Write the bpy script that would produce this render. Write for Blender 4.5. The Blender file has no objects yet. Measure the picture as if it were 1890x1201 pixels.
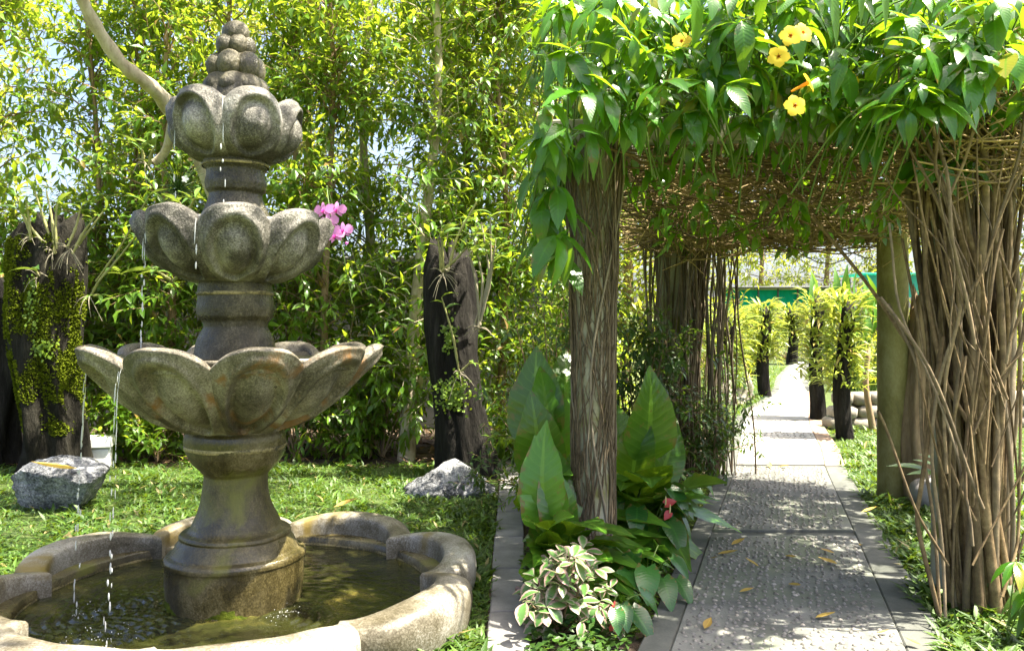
import bpy, math, random
import numpy as np
from mathutils import Vector, Matrix, noise as mnoise

# ------------------------------------------------------------------ scene, camera, world, sun, exposure
SC = bpy.context.scene
COL = SC.collection
EYE = 1.25
cam_d = bpy.data.cameras.new('camera')
cam_d.sensor_width = 36.0
cam_d.lens = 28.57
cam_d.clip_start = 0.05
cam_d.clip_end = 2000
cam = bpy.data.objects.new('camera', cam_d)
cam.location = (0, 0, EYE)
cam.rotation_euler = (math.radians(90), 0, 0)
COL.objects.link(cam)
SC.camera = cam

SUN_EL = math.radians(66)
SUN_AZ = math.radians(100)          # clockwise from +Y : the sun stands high to the right
world = bpy.data.worlds.new('World')
SC.world = world
world.use_nodes = True
wn = world.node_tree.nodes
wl = world.node_tree.links
wn.clear()
w_out = wn.new('ShaderNodeOutputWorld')
w_bg = wn.new('ShaderNodeBackground')
w_sky = wn.new('ShaderNodeTexSky')
w_sky.sky_type = 'NISHITA'
w_sky.sun_disc = False
w_sky.sun_elevation = SUN_EL
w_sky.sun_rotation = SUN_AZ
w_sky.air_density = 0.7
w_sky.dust_density = 5.0
w_sky.ozone_density = 0.4
w_bg.inputs['Strength'].default_value = 0.105
wl.new(w_sky.outputs[0], w_bg.inputs[0])
wl.new(w_bg.outputs[0], w_out.inputs[0])

sun_d = bpy.data.lights.new('sun', 'SUN')
sun_d.energy = 5.0
sun_d.angle = math.radians(0.55)
sun_d.color = (1.0, 0.92, 0.76)
sun = bpy.data.objects.new('sun', sun_d)
sd = Vector((math.cos(SUN_EL) * math.sin(SUN_AZ), math.cos(SUN_EL) * math.cos(SUN_AZ), math.sin(SUN_EL)))
sun.rotation_euler = sd.to_track_quat('Z', 'Y').to_euler()
sun.location = (8, 3, 14)
COL.objects.link(sun)

SC.view_settings.view_transform = 'Standard'
SC.view_settings.look = 'None'
SC.view_settings.gamma = 1.0
SC.view_settings.use_curve_mapping = False
SC.view_settings.exposure = 2.4
SC.render.engine = 'CYCLES'
SC.cycles.use_denoising = True
SC.cycles.max_bounces = 7
SC.cycles.diffuse_bounces = 4
SC.cycles.glossy_bounces = 3
SC.cycles.transmission_bounces = 5
SC.cycles.transparent_max_bounces = 6
SC.cycles.caustics_reflective = False
SC.cycles.caustics_refractive = False

RNG = np.random.default_rng(7)
random.seed(7)
PI = math.pi


def at(px, py, d):
    """a point of the garden at depth d seen in that direction (a construction aid for measuring off the photo)"""
    return np.array([(px - 945) / 1500 * d, d, EYE - (py - 600) / 1500 * d])


def nrm(a):
    a = np.asarray(a, float)
    return a / np.maximum(np.linalg.norm(a, axis=-1, keepdims=True), 1e-9)


# ------------------------------------------------------------------ mesh helpers
class MB:
    def __init__(self):
        self.V, self.F, self.U, self.n = [], [], [], 0

    def add(self, V, F, U=None):
        V = np.asarray(V, np.float32).reshape(-1, 3)
        F = np.asarray(F, np.int64).reshape(-1, 4)
        if U is None:
            U = np.zeros((len(V), 2), np.float32)
        self.V.append(V)
        self.F.append(F + self.n)
        self.U.append(np.asarray(U, np.float32))
        self.n += len(V)
        return self

    def tubes(self, P, R, sides=5):
        self.add(*tubes(P, R, sides))
        return self

    def scatter(self, T, M, P):
        self.add(*scatter(T, M, P))
        return self

    def box(self, c, s, bev=0.0, rz=0.0):
        V, F = box_vf(s, bev)
        ca, sa = math.cos(rz), math.sin(rz)
        R = np.array([[ca, -sa, 0], [sa, ca, 0], [0, 0, 1]])
        self.add(V @ R.T + np.asarray(c), F)
        return self

    def mesh(self, name, mat, smooth=True):
        V = np.concatenate(self.V)
        F = np.concatenate(self.F)
        U = np.concatenate(self.U)
        me = bpy.data.meshes.new(name)
        me.vertices.add(len(V))
        me.vertices.foreach_set('co', V.ravel())
        # quads whose two last indices coincide become triangles
        tri = F[:, 2] == F[:, 3]
        F4, F3 = F[~tri], F[tri][:, :3]
        loops = np.concatenate([F4.ravel(), F3.ravel()]).astype(np.int32)
        tot = np.concatenate([np.full(len(F4), 4), np.full(len(F3), 3)]).astype(np.int32)
        st = np.concatenate([[0], np.cumsum(tot)[:-1]]).astype(np.int32)
        me.loops.add(len(loops))
        me.loops.foreach_set('vertex_index', loops)
        me.polygons.add(len(tot))
        me.polygons.foreach_set('loop_start', st)
        me.polygons.foreach_set('use_smooth', np.full(len(tot), smooth))
        uv = me.uv_layers.new(name='UVMap')
        uv.data.foreach_set('uv', U[loops].astype(np.float32).ravel())
        me.update(calc_edges=True)
        if mat is not None:
            me.materials.append(mat)
        return me

    def obj(self, name, mat, parent=None, loc=None, smooth=True):
        """one mesh object; vertices are world coordinates, loc moves the origin there"""
        o_loc = np.zeros(3) if loc is None else np.asarray(loc, float)
        base = np.array(parent.location) if parent is not None else np.zeros(3)
        if parent is not None and parent.parent is not None:
            base = base + np.array(parent.parent.location)
        if loc is None and parent is not None:
            o_loc = base
        self.V = [v - o_loc.astype(np.float32) for v in self.V]
        me = self.mesh(name, mat, smooth)
        o = bpy.data.objects.new(name, me)
        o.parent = parent
        o.location = o_loc - base
        COL.objects.link(o)
        return o


def box_vf(s, bev=0.0):
    sx, sy, sz = [x / 2 for x in s]
    if bev <= 0:
        V = np.array([[x, y, z] for z in (-sz, sz) for y in (-sy, sy) for x in (-sx, sx)], float)
        F = [[0, 2, 3, 1], [4, 5, 7, 6], [0, 1, 5, 4], [2, 6, 7, 3], [0, 4, 6, 2], [1, 3, 7, 5]]
        return V, np.array(F)
    b = bev
    ring = lambda hx, hy, c: [(-hx + c, -hy), (hx - c, -hy), (hx, -hy + c), (hx, hy - c), (hx - c, hy), (-hx + c, hy), (-hx, hy - c), (-hx, -hy + c)]
    V = []
    for z, ins in ((-sz, b), (-sz + b, 0), (sz - b, 0), (sz, b)):
        for x, y in ring(sx - ins, sy - ins, b):
            V.append((x, y, z))
    F = []
    for k in range(3):
        for i in range(8):
            j = (i + 1) % 8
            F.append([k * 8 + i, k * 8 + j, k * 8 + 8 + j, k * 8 + 8 + i])
    for o, flip in ((0, True), (24, False)):
        for q in ([0, 1, 2, 7], [7, 2, 3, 6], [6, 3, 4, 5]):
            q = [o + i for i in q]
            F.append(q[::-1] if flip else q)
    return np.array(V, float), np.array(F)


def tubes(P, R, sides=5):
    """k tubes of n points : P (k,n,3), R (k,n)"""
    P = np.asarray(P, float)
    if P.ndim == 2:
        P = P[None]
    k, n, _ = P.shape
    R = np.broadcast_to(np.asarray(R, float), (k, n))
    T = nrm(np.gradient(P, axis=1))
    main = nrm(P[:, -1] - P[:, 0] + 1e-6)
    ref = np.where((np.abs(main[:, 2:3]) < 0.7), np.array([[0, 0, 1.0]]), np.array([[0.93, 0.37, 0.0]]))
    X = nrm(np.cross(T, ref[:, None, :]))
    Y = np.cross(T, X)
    a = np.arange(sides) / sides * 2 * PI
    V = P[:, :, None] + R[:, :, None, None] * (np.cos(a)[None, None, :, None] * X[:, :, None] + np.sin(a)[None, None, :, None] * Y[:, :, None])
    i = np.arange(n - 1)[:, None]
    j = np.arange(sides)[None]
    F = np.stack([i * sides + j, i * sides + (j + 1) % sides, (i + 1) * sides + (j + 1) % sides, (i + 1) * sides + j], -1).reshape(-1, 4)
    F = F[None] + (np.arange(k) * n * sides)[:, None, None]
    U = np.stack(np.broadcast_arrays((np.arange(sides) / sides)[None, None, :], np.linspace(0, 1, n)[None, :, None] * np.ones((k, 1, 1))), -1)
    return V.reshape(-1, 3), F.reshape(-1, 4), U.reshape(-1, 2)


def scatter(T, M, P):
    V0, F0, U0 = T
    k = len(P)
    V = np.einsum('kij,nj->kni', M, V0) + P[:, None]
    F = F0[None] + (np.arange(k) * len(V0))[:, None, None]
    return V.reshape(-1, 3), F.reshape(-1, 4), np.tile(U0, (k, 1))


def frames(D, N, S):
    Y = nrm(D)
    X = nrm(np.cross(Y, N))
    Z = np.cross(X, Y)
    M = np.stack([X, Y, Z], -1)
    S = np.asarray(S, float)
    if S.ndim == 1:
        return M * S[:, None, None]
    return M * S[:, None, :]


def leaf_t(nseg=4, w=0.3, shape='lance', fold=0.25, curl=0.25, wave=0.0, stalk=0.0):
    """leaf blade of length 1 along +Y, midrib and two halves, quads"""
    v = np.linspace(0, 1, nseg + 1)
    if shape == 'lance':
        h = np.sin(PI * v ** 0.85) ** 0.9
    elif shape == 'ovate':
        h = np.sin(PI * v ** 0.62) ** 0.85
    elif shape == 'obov':
        h = np.sin(PI * v ** 1.35) ** 0.8
    elif shape == 'heart':
        h = np.where(v < 0.22, 0.62 + 0.38 * np.sin(v / 0.22 * PI / 2), np.cos((v - 0.22) / 0.78 * PI / 2) ** 0.8)
    elif shape == 'strap':
        h = np.minimum(1, (v * 8 + 0.35)) * np.minimum(1, ((1 - v) * 2.2)) ** 0.7
    elif shape == 'blade':
        h = (1 - v) ** 0.6
    h = np.maximum(h, 0.03) * w / 2
    if stalk > 0:
        y = stalk + v * (1 - stalk)
    else:
        y = v.copy()
    zc = -curl * y ** 2
    yc = y * (1 - 0.3 * curl * y)
    wv = wave * np.sin(np.arange(nseg + 1) * PI * 1.0) if wave == 0 else wave * np.where(np.arange(nseg + 1) % 2 == 0, 1, -1) * h * 2
    V, U = [], []
    for i in range(nseg + 1):
        back = -0.18 * w if (shape == 'heart' and i == 0) else 0
        V += [(-h[i], yc[i] + back, zc[i] + fold * h[i] + wv[i]), (0, yc[i], zc[i]), (h[i], yc[i] + back, zc[i] + fold * h[i] - wv[i] * 0.6)]
        U += [(0, v[i]), (0.5, v[i]), (1, v[i])]
    F = []
    for i in range(nseg):
        a = i * 3
        F += [[a, a + 1, a + 4, a + 3], [a + 1, a + 2, a + 5, a + 4]]
    V, F, U = np.array(V, float), np.array(F), np.array(U, float)
    if stalk > 0:
        r = 0.012
        n0 = len(V)
        SV = [(-r, 0, r), (r, 0, r), (0, 0, -r), (-r, yc[0], zc[0] + r * .2), (r, yc[0], zc[0] + r * .2), (0, yc[0], zc[0] - 1.5 * r)]
        SF = [[n0, n0 + 1, n0 + 4, n0 + 3], [n0 + 1, n0 + 2, n0 + 5, n0 + 4], [n0 + 2, n0, n0 + 3, n0 + 5]]
        V = np.vstack([V, SV])
        F = np.vstack([F, SF])
        U = np.vstack([U, np.full((6, 2), 0.5)])
    return V, F, U


def tmesh(name, T, mat):
    m = MB()
    m.add(*T)
    return m.mesh(name, mat)


# ------------------------------------------------------------------ labels
def tag(o, label, cat, group=None, kind=None):
    o['label'] = label
    o['category'] = cat
    if group:
        o['group'] = group
    if kind:
        o['kind'] = kind
    return o


def thing(name, loc, label, cat, group=None):
    o = bpy.data.objects.new(name, None)
    o.empty_display_size = 0.1
    o.location = [float(x) for x in loc]
    COL.objects.link(o)
    return tag(o, label, cat, group)


def structure(o):
    o['kind'] = 'structure'
    return o


def stuff(o):
    o['kind'] = 'stuff'
    return o


def pieces(name, me, M, P, parent):
    """one object for each piece, all sharing one mesh"""
    base = np.array(parent.location)
    if parent.parent is not None:
        base = base + np.array(parent.parent.location)
    for m, p in zip(M, P):
        o = bpy.data.objects.new(name, me)
        o.parent = parent
        q = p - base
        o.matrix_local = Matrix(((m[0][0], m[0][1], m[0][2], q[0]), (m[1][0], m[1][1], m[1][2], q[1]), (m[2][0], m[2][1], m[2][2], q[2]), (0, 0, 0, 1)))
        COL.objects.link(o)


def in_frame(P, margin=0):
    px = 945 + P[:, 0] / np.maximum(P[:, 1], 0.1) * 1500
    py = 600 - (P[:, 2] - EYE) / np.maximum(P[:, 1], 0.1) * 1500
    return (px > -margin) & (px < 1890 + margin) & (py > -margin) & (py < 1201 + margin) & (P[:, 1] > 0.3)


def foliage(parent, T, mat, M, P, n_parts, hero=None, name='foliage', front=None):
    """the leaves that show largest become parts, the rest one mass"""
    vis = in_frame(P)
    key = P[:, 1].copy()
    if front is not None:
        key = key + front
    key[~vis] += 100
    order = np.argsort(key)
    n_parts = min(n_parts, int(vis.sum()))
    # pick among the nearest third so that the parts spread over the plant
    pool = order[:min(len(order), n_parts * 2)]
    pick = RNG.permutation(pool)[:n_parts] if n_parts else np.array([], int)
    rest = np.setdiff1d(np.arange(len(P)), pick)
    if n_parts:
        me = tmesh('leaf', hero if hero is not None else T, mat)
        pieces('leaf', me, M[pick], P[pick], parent)
    if len(rest):
        m = MB()
        m.scatter(T, M[rest], P[rest])
        stuff(m.obj(name, mat, parent))


# ------------------------------------------------------------------ materials
def new_mat(name):
    m = bpy.data.materials.new(name)
    m.use_nodes = True
    nt = m.node_tree
    nt.nodes.clear()
    out = nt.nodes.new('ShaderNodeOutputMaterial')
    return m, nt, out


class NG:
    """small node builder"""

    def __init__(self, nt):
        self.nt = nt

    def n(self, t, ins=None, **kw):
        nd = self.nt.nodes.new(t)
        for k, v in kw.items():
            setattr(nd, k, v)
        for k, v in (ins or {}).items():
            if isinstance(v, bpy.types.NodeSocket):
                self.nt.links.new(v, nd.inputs[k])
            else:
                nd.inputs[k].default_value = v
        return nd

    def math(self, op, a, b=0.0, c=None):
        i = {0: a, 1: b}
        if c is not None:
            i[2] = c
        return self.n('ShaderNodeMath', i, operation=op).outputs[0]

    def mix(self, f, a, b, blend='MIX'):
        nd = self.n('ShaderNodeMix', None, data_type='RGBA', blend_type=blend)
        for s, v in ((nd.inputs[0], f), (nd.inputs[6], a), (nd.inputs[7], b)):
            if isinstance(v, bpy.types.NodeSocket):
                self.nt.links.new(v, s)
            else:
                s.default_value = v if not isinstance(v, tuple) else (v + (1,))[:4]
        return nd.outputs[2]

    def ramp(self, fac, stops):
        nd = self.n('ShaderNodeValToRGB', {0: fac})
        el = nd.color_ramp.elements
        while len(el) < len(stops):
            el.new(0.5)
        for e, (p, c) in zip(el, stops):
            e.position = p
            e.color = (c + (1,))[:4] if isinstance(c, tuple) else (c, c, c, 1)
        return nd.outputs[0]

    def noise(self, scale, detail=4.0, rough=0.55, vec=None, dist=0.0):
        i = {'Scale': scale, 'Detail': detail, 'Roughness': rough, 'Distortion': dist}
        if vec is not None:
            i['Vector'] = vec
        return self.n('ShaderNodeTexNoise', i).outputs[0]


def leaf_mat(name, a, b, trans, rough=0.38, tw=0.4, rib=(1.6, 1.6, 1.2), spec=0.5, odd=None, vein=1.0, spot=0.0):
    m, nt, out = new_mat(name)
    g = NG(nt)
    ri = g.n('ShaderNodeNewGeometry').outputs['Random Per Island']
    ro = g.n('ShaderNodeObjectInfo').outputs['Random']
    r = g.math('FRACT', g.math('ADD', ri, ro))
    col = g.mix(r, a, b)
    r2 = g.math('FRACT', g.math('MULTIPLY', r, 17.3))
    col = g.mix(g.math('MULTIPLY', g.math('GREATER_THAN', r2, 0.82), 0.7), col, tuple(min(1, x * 1.7) for x in b))
    if odd is not None:
        r3 = g.math('FRACT', g.math('MULTIPLY', r, 41.7))
        col = g.mix(g.math('GREATER_THAN', r3, odd[1]), col, odd[0])
    uv = g.n('ShaderNodeUVMap').outputs[0]
    sx = g.n('ShaderNodeSeparateXYZ', {0: uv})
    du = g.math('ABSOLUTE', g.math('SUBTRACT', sx.outputs[0], 0.5))
    ribf = g.math('LESS_THAN', du, 0.045)
    # side veins : slanted lines
    vv = g.math('SINE', g.math('MULTIPLY', g.math('SUBTRACT', sx.outputs[1], g.math('MULTIPLY', du, 0.35)), 75.0))
    vf = g.math('MULTIPLY', g.math('GREATER_THAN', vv, 0.9), 0.25 * vein)
    f = g.math('MAXIMUM', g.math('MULTIPLY', ribf, 0.6 * vein), vf)
    ribc = tuple(min(1.0, x * y) for x, y in zip(b, rib))
    col = g.mix(f, col, ribc)
    nz = g.noise(40, 3)
    col = g.mix(g.math('MULTIPLY', nz, 0.35), col, tuple(x * 0.55 for x in a))
    if spot > 0:
        sp = g.noise(9, 6, 0.7, g.n('ShaderNodeTexCoord').outputs['Object'], 0.4)
        edge = g.math('MULTIPLY', g.math('POWER', g.math('MULTIPLY', du, 2.0), 6.0), 0.12)
        spf = g.ramp(g.math('ADD', sp, edge), [(0.66 - spot * .1, 0.0), (0.70 - spot * .1, 1.0)])
        col = g.mix(spf, col, (0.16, 0.10, 0.03))
    tcol = g.mix(r, trans, tuple(x * 0.75 for x in trans))
    bump = g.n('ShaderNodeBump', {'Strength': 0.10, 'Distance': 0.003, 'Height': vv})
    p = g.n('ShaderNodeBsdfPrincipled', {'Base Color': col, 'Roughness': rough, 'Specular IOR Level': spec, 'Normal': bump.outputs[0]})
    t = g.n('ShaderNodeBsdfTranslucent', {'Color': tcol})
    mx = g.n('ShaderNodeMixShader', {0: tw, 1: p.outputs[0], 2: t.outputs[0]})
    nt.links.new(mx.outputs[0], out.inputs[0])
    return m


def rough_mat(name, stops, scale=6.0, rough=0.85, bump=0.5, bdist=0.01, fine=60.0, stretch=None, spec=0.4, isl=0.0, streak=None, wet=None, grain=0.0):
    """stone, bark, soil, concrete : noise colours, fine relief"""
    m, nt, out = new_mat(name)
    g = NG(nt)
    tc = g.n('ShaderNodeTexCoord').outputs['Object']
    ro = g.n('ShaderNodeObjectInfo').outputs['Random']
    off = g.n('ShaderNodeVectorMath', {0: tc, 1: g.n('ShaderNodeCombineXYZ', {0: g.math('MULTIPLY', ro, 30.0), 1: g.math('MULTIPLY', ro, 17.0), 2: 0.0}).outputs[0]}, operation='ADD').outputs[0]
    vec = off
    if stretch:
        vec = g.n('ShaderNodeMapping', {'Vector': off, 'Scale': stretch}).outputs[0]
    n1 = g.noise(scale, 8, 0.62, vec, 0.3)
    n2 = g.noise(fine, 5, 0.7, vec)
    f = g.math('ADD', g.math('MULTIPLY', n1, 0.75), g.math('MULTIPLY', n2, 0.25))
    if grain > 0:
        n5 = g.ramp(g.noise(fine * 1.6, 6, 0.8, off), [(0.36, 0.0), (0.64, 1.0)])
        f = g.math('ADD', f, g.math('MULTIPLY', g.math('SUBTRACT', n5, 0.5), grain))
        n6 = g.ramp(g.noise(1.7, 5, 0.65, off, 0.5), [(0.35, 0.0), (0.65, 1.0)])
        f = g.math('ADD', f, g.math('MULTIPLY', g.math('SUBTRACT', n6, 0.5), grain * 0.8))
    col = g.ramp(f, stops)
    if streak:
        n3 = g.noise(streak[1], 5, 0.6, off, 0.6)
        col = g.mix(g.ramp(n3, [(streak[2], 0.0), (streak[3], 1.0)]), col, streak[0])
    if isl > 0:
        col = g.mix(g.math('MULTIPLY', g.math('POWER', g.math('FRACT', g.math('MULTIPLY', ro, 7.7)), 3.0), 0.45), col, (0.34, 0.31, 0.25))
        ri = g.n('ShaderNodeNewGeometry').outputs['Random Per Island']
        rr = g.math('FRACT', g.math('ADD', ri, ro))
        col = g.mix(g.math('MULTIPLY', rr, isl), col, (0.02, 0.015, 0.01))
    h = g.math('ADD', g.math('MULTIPLY', n2, 0.4 + 2.0 * grain), n1)
    b = g.n('ShaderNodeBump', {'Strength': bump, 'Distance': bdist, 'Height': h})
    rv = rough
    if wet:
        rv = g.ramp(g.noise(wet[0], 4, 0.6, off), [(0.42, wet[1]), (0.6, rough)])
    p = g.n('ShaderNodeBsdfPrincipled', {'Base Color': col, 'Roughness': rv, 'Specular IOR Level': spec, 'Normal': b.outputs[0]})
    nt.links.new(p.outputs[0], out.inputs[0])
    return m


def plain_mat(name, col, rough=0.6, spec=0.4, var=0.25, scale=12.0, trans=None):
    m, nt, out = new_mat(name)
    g = NG(nt)
    n1 = g.noise(scale, 5, 0.6, g.n('ShaderNodeTexCoord').outputs['Object'])
    c = g.mix(g.math('MULTIPLY', n1, var * 2), col, tuple(x * 0.45 for x in col))
    p = g.n('ShaderNodeBsdfPrincipled', {'Base Color': c, 'Roughness': rough, 'Specular IOR Level': spec})
    sh = p.outputs[0]
    if trans:
        t = g.n('ShaderNodeBsdfTranslucent', {'Color': (trans + (1,))[:4]})
        sh = g.n('ShaderNodeMixShader', {0: 0.45, 1: sh, 2: t.outputs[0]}).outputs[0]
    nt.links.new(sh, out.inputs[0])
    return m


MT = {}
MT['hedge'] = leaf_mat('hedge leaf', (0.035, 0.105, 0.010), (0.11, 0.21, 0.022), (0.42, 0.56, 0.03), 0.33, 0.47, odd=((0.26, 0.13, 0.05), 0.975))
MT['far'] = leaf_mat('far leaf', (0.07, 0.13, 0.012), (0.14, 0.20, 0.02), (0.5, 0.54, 0.04), 0.4, 0.52, vein=0)
MT['vine'] = leaf_mat('vine leaf', (0.022, 0.10, 0.009), (0.055, 0.17, 0.013), (0.30, 0.52, 0.015), 0.26, 0.40, odd=((0.30, 0.27, 0.03), 0.965), spot=0.3, spec=0.6)
MT['bigleaf'] = leaf_mat('large glossy leaf', (0.025, 0.10, 0.010), (0.075, 0.19, 0.018), (0.30, 0.48, 0.02), 0.26, 0.36, rib=(2.6, 2.0, 2.0), vein=1.3, spec=0.6, spot=0.6)
MT['anth'] = leaf_mat('anthurium leaf', (0.015, 0.075, 0.015), (0.035, 0.125, 0.022), (0.12, 0.28, 0.02), 0.27, 0.24, spot=0.5)
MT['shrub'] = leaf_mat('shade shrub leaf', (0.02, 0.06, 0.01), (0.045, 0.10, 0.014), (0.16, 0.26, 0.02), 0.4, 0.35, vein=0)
MT['grass'] = leaf_mat('grass blade', (0.032, 0.085, 0.008), (0.075, 0.145, 0.016), (0.20, 0.30, 0.02), 0.5, 0.32, vein=0, odd=((0.3, 0.24, 0.09), 0.97))
MT['orchid'] = leaf_mat('orchid leaf', (0.12, 0.2, 0.02), (0.22, 0.28, 0.03), (0.45, 0.5, 0.06), 0.42, 0.35, odd=((0.4, 0.28, 0.08), 0.93), vein=0.3)
MT['olive'] = leaf_mat('orchid leaf green', (0.07, 0.16, 0.03), (0.13, 0.22, 0.04), (0.32, 0.42, 0.05), 0.36, 0.3, vein=0.4)
MT['creep'] = leaf_mat('creeper leaf', (0.10, 0.19, 0.012), (0.17, 0.26, 0.015), (0.35, 0.44, 0.02), 0.5, 0.35, vein=0)
MT['dryleaf'] = leaf_mat('dry leaf', (0.34, 0.22, 0.05), (0.5, 0.36, 0.08), (0.5, 0.35, 0.08), 0.55, 0.2, rib=(1.2, 1.2, 1.0))
MT['yellowpetal'] = plain_mat('yellow petal', (0.85, 0.66, 0.05), 0.5, 0.3, 0.1, 30, (0.9, 0.6, 0.05))
MT['orangethroat'] = plain_mat('orange throat', (0.75, 0.28, 0.01), 0.5, 0.3, 0.1)
MT['pinkpetal'] = plain_mat('pink petal', (0.78, 0.30, 0.70), 0.5, 0.3, 0.08, 30, (0.85, 0.4, 0.78))
MT['magenta'] = plain_mat('magenta lip', (0.6, 0.03, 0.3), 0.45, 0.3, 0.1)
MT['redspathe'] = plain_mat('red spathe', (0.68, 0.09, 0.10), 0.3, 0.5, 0.15, 20, (0.8, 0.15, 0.12))
MT['cream'] = plain_mat('cream spadix', (0.75, 0.65, 0.3), 0.5)
MT['whitepetal'] = plain_mat('white petal', (0.8, 0.8, 0.74), 0.5, 0.3, 0.05)
MT['cane'] = plain_mat('orchid cane', (0.34, 0.33, 0.13), 0.55, 0.4, 0.35, 20)
MT['paleroot'] = plain_mat('pale root', (0.36, 0.32, 0.23), 0.7, 0.3, 0.4, 30)
MT['greenstem'] = plain_mat('green stem', (0.10, 0.17, 0.03), 0.5)
MT['trunk'] = rough_mat('hedge trunk bark', [(0.3, (0.10, 0.065, 0.035)), (0.5, (0.22, 0.15, 0.085)), (0.7, (0.33, 0.25, 0.15))], 9, 0.85, 0.5, 0.006, 70, (1, 1, 0.3))
MT['palebark'] = rough_mat('pale grey bark', [(0.3, (0.16, 0.12, 0.07)), (0.48, (0.36, 0.31, 0.22)), (0.7, (0.55, 0.50, 0.40))], 10, 0.85, 0.7, 0.008, 80, (1, 1, 0.4))
MT['stump'] = rough_mat('weathered stump', [(0.32, (0.005, 0.004, 0.004)), (0.5, (0.017, 0.0155, 0.013)), (0.72, (0.046, 0.042, 0.037))], 14, 0.95, 1.0, 0.05, 70, (1, 1, 0.2), spec=0.15)
MT['mossstump'] = rough_mat('mossy stump', [(0.32, (0.006, 0.005, 0.004)), (0.5, (0.018, 0.0165, 0.012)), (0.72, (0.046, 0.043, 0.034))], 14, 0.95, 1.0, 0.05, 70, (1, 1, 0.25), spec=0.15)
MT['granite'] = rough_mat('granite', [(0.34, (0.04, 0.043, 0.048)), (0.46, (0.14, 0.147, 0.16)), (0.58, (0.29, 0.30, 0.315)), (0.74, (0.55, 0.55, 0.55))], 7, 0.85, 1.0, 0.04, 38, grain=0.3)
MT['stone_grey'] = rough_mat('cast stone grey', [(0.32, (0.022, 0.019, 0.013)), (0.45, (0.075, 0.066, 0.046)), (0.56, (0.17, 0.152, 0.115)), (0.74, (0.38, 0.355, 0.30))], 5.5, 0.75, 0.7, 0.010, 90, (1, 1, 0.6), streak=((0.20, 0.10, 0.03), 5, 0.57, 0.7), wet=(3.0, 0.3), grain=0.22)
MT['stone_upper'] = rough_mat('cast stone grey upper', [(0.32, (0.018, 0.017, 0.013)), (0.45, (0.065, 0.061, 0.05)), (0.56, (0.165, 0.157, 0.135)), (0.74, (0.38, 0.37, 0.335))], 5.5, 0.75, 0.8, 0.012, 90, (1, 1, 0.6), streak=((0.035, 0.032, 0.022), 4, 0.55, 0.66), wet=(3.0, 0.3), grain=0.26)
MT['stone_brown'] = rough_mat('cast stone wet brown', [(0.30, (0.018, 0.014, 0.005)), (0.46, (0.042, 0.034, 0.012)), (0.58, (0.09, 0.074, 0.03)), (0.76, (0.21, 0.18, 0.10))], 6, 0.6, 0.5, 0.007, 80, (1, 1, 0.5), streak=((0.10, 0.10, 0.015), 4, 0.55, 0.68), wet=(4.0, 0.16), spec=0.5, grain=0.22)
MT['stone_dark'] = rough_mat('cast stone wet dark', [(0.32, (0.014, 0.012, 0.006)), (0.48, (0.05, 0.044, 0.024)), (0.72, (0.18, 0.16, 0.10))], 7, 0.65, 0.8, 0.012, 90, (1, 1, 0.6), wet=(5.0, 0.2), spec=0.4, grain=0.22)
MT['stone_rim'] = rough_mat('basin rim stone', [(0.3, (0.05, 0.042, 0.024)), (0.45, (0.13, 0.115, 0.08)), (0.56, (0.25, 0.235, 0.195)), (0.75, (0.46, 0.45, 0.42))], 3.2, 0.65, 0.4, 0.006, 80, streak=((0.17, 0.125, 0.03), 2.0, 0.55, 0.66), wet=(2.5, 0.3), grain=0.22)
MT['lime_glint'] = rough_mat('limescale and glint line', [(0.38, (0.05, 0.045, 0.025)), (0.5, (0.22, 0.18, 0.08)), (0.7, (0.36, 0.30, 0.15))], 9, 0.6, 0.5, 0.004, 60, grain=0.3)
MT['moss'] = plain_mat('moss', (0.13, 0.17, 0.008), 0.95, 0.1, 0.5, 40)
MT['darkmoss'] = rough_mat('waterline moss', [(0.35, (0.02, 0.03, 0.004)), (0.5, (0.06, 0.08, 0.008)), (0.7, (0.13, 0.15, 0.015))], 20, 0.95, 0.8, 0.01, 90, spec=0.1)
MT['soil'] = rough_mat('soil and litter', [(0.3, (0.018, 0.012, 0.008)), (0.5, (0.06, 0.042, 0.028)), (0.7, (0.17, 0.13, 0.09))], 8, 0.95, 0.9, 0.02, 45)
MT['lawnbase'] = rough_mat('lawn soil', [(0.3, (0.02, 0.035, 0.008)), (0.5, (0.05, 0.08, 0.015)), (0.72, (0.12, 0.14, 0.04))], 14, 0.95, 0.9, 0.02, 70)
MT['land'] = rough_mat('garden ground', [(0.3, (0.05, 0.07, 0.015)), (0.5, (0.10, 0.13, 0.03)), (0.72, (0.22, 0.22, 0.08))], 1.5, 0.95, 0.6, 0.02, 30)
MT['sunconcrete'] = rough_mat('sunlit path concrete', [(0.3, (0.2, 0.19, 0.165)), (0.5, (0.32, 0.31, 0.28)), (0.72, (0.45, 0.44, 0.4))], 3.5, 0.9, 0.4, 0.005, 120)  # lighter copy of the slab concrete, sunlight put into the colour
MT['concrete'] = rough_mat('path concrete', [(0.3, (0.05, 0.053, 0.048)), (0.5, (0.118, 0.123, 0.112)), (0.72, (0.25, 0.25, 0.225))], 3.5, 0.9, 0.4, 0.005, 120, streak=((0.12, 0.14, 0.09), 1.2, 0.5, 0.7))  # darker copy for the near slabs, pergola shade put into the colour
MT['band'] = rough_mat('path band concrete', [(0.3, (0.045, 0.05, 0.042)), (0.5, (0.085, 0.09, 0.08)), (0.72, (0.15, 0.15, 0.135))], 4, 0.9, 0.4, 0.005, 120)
MT['redband'] = rough_mat('brick edging', [(0.3, (0.14, 0.09, 0.06)), (0.5, (0.28, 0.19, 0.13)), (0.72, (0.4, 0.31, 0.23))], 6, 0.9, 0.5, 0.006, 90)
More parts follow.
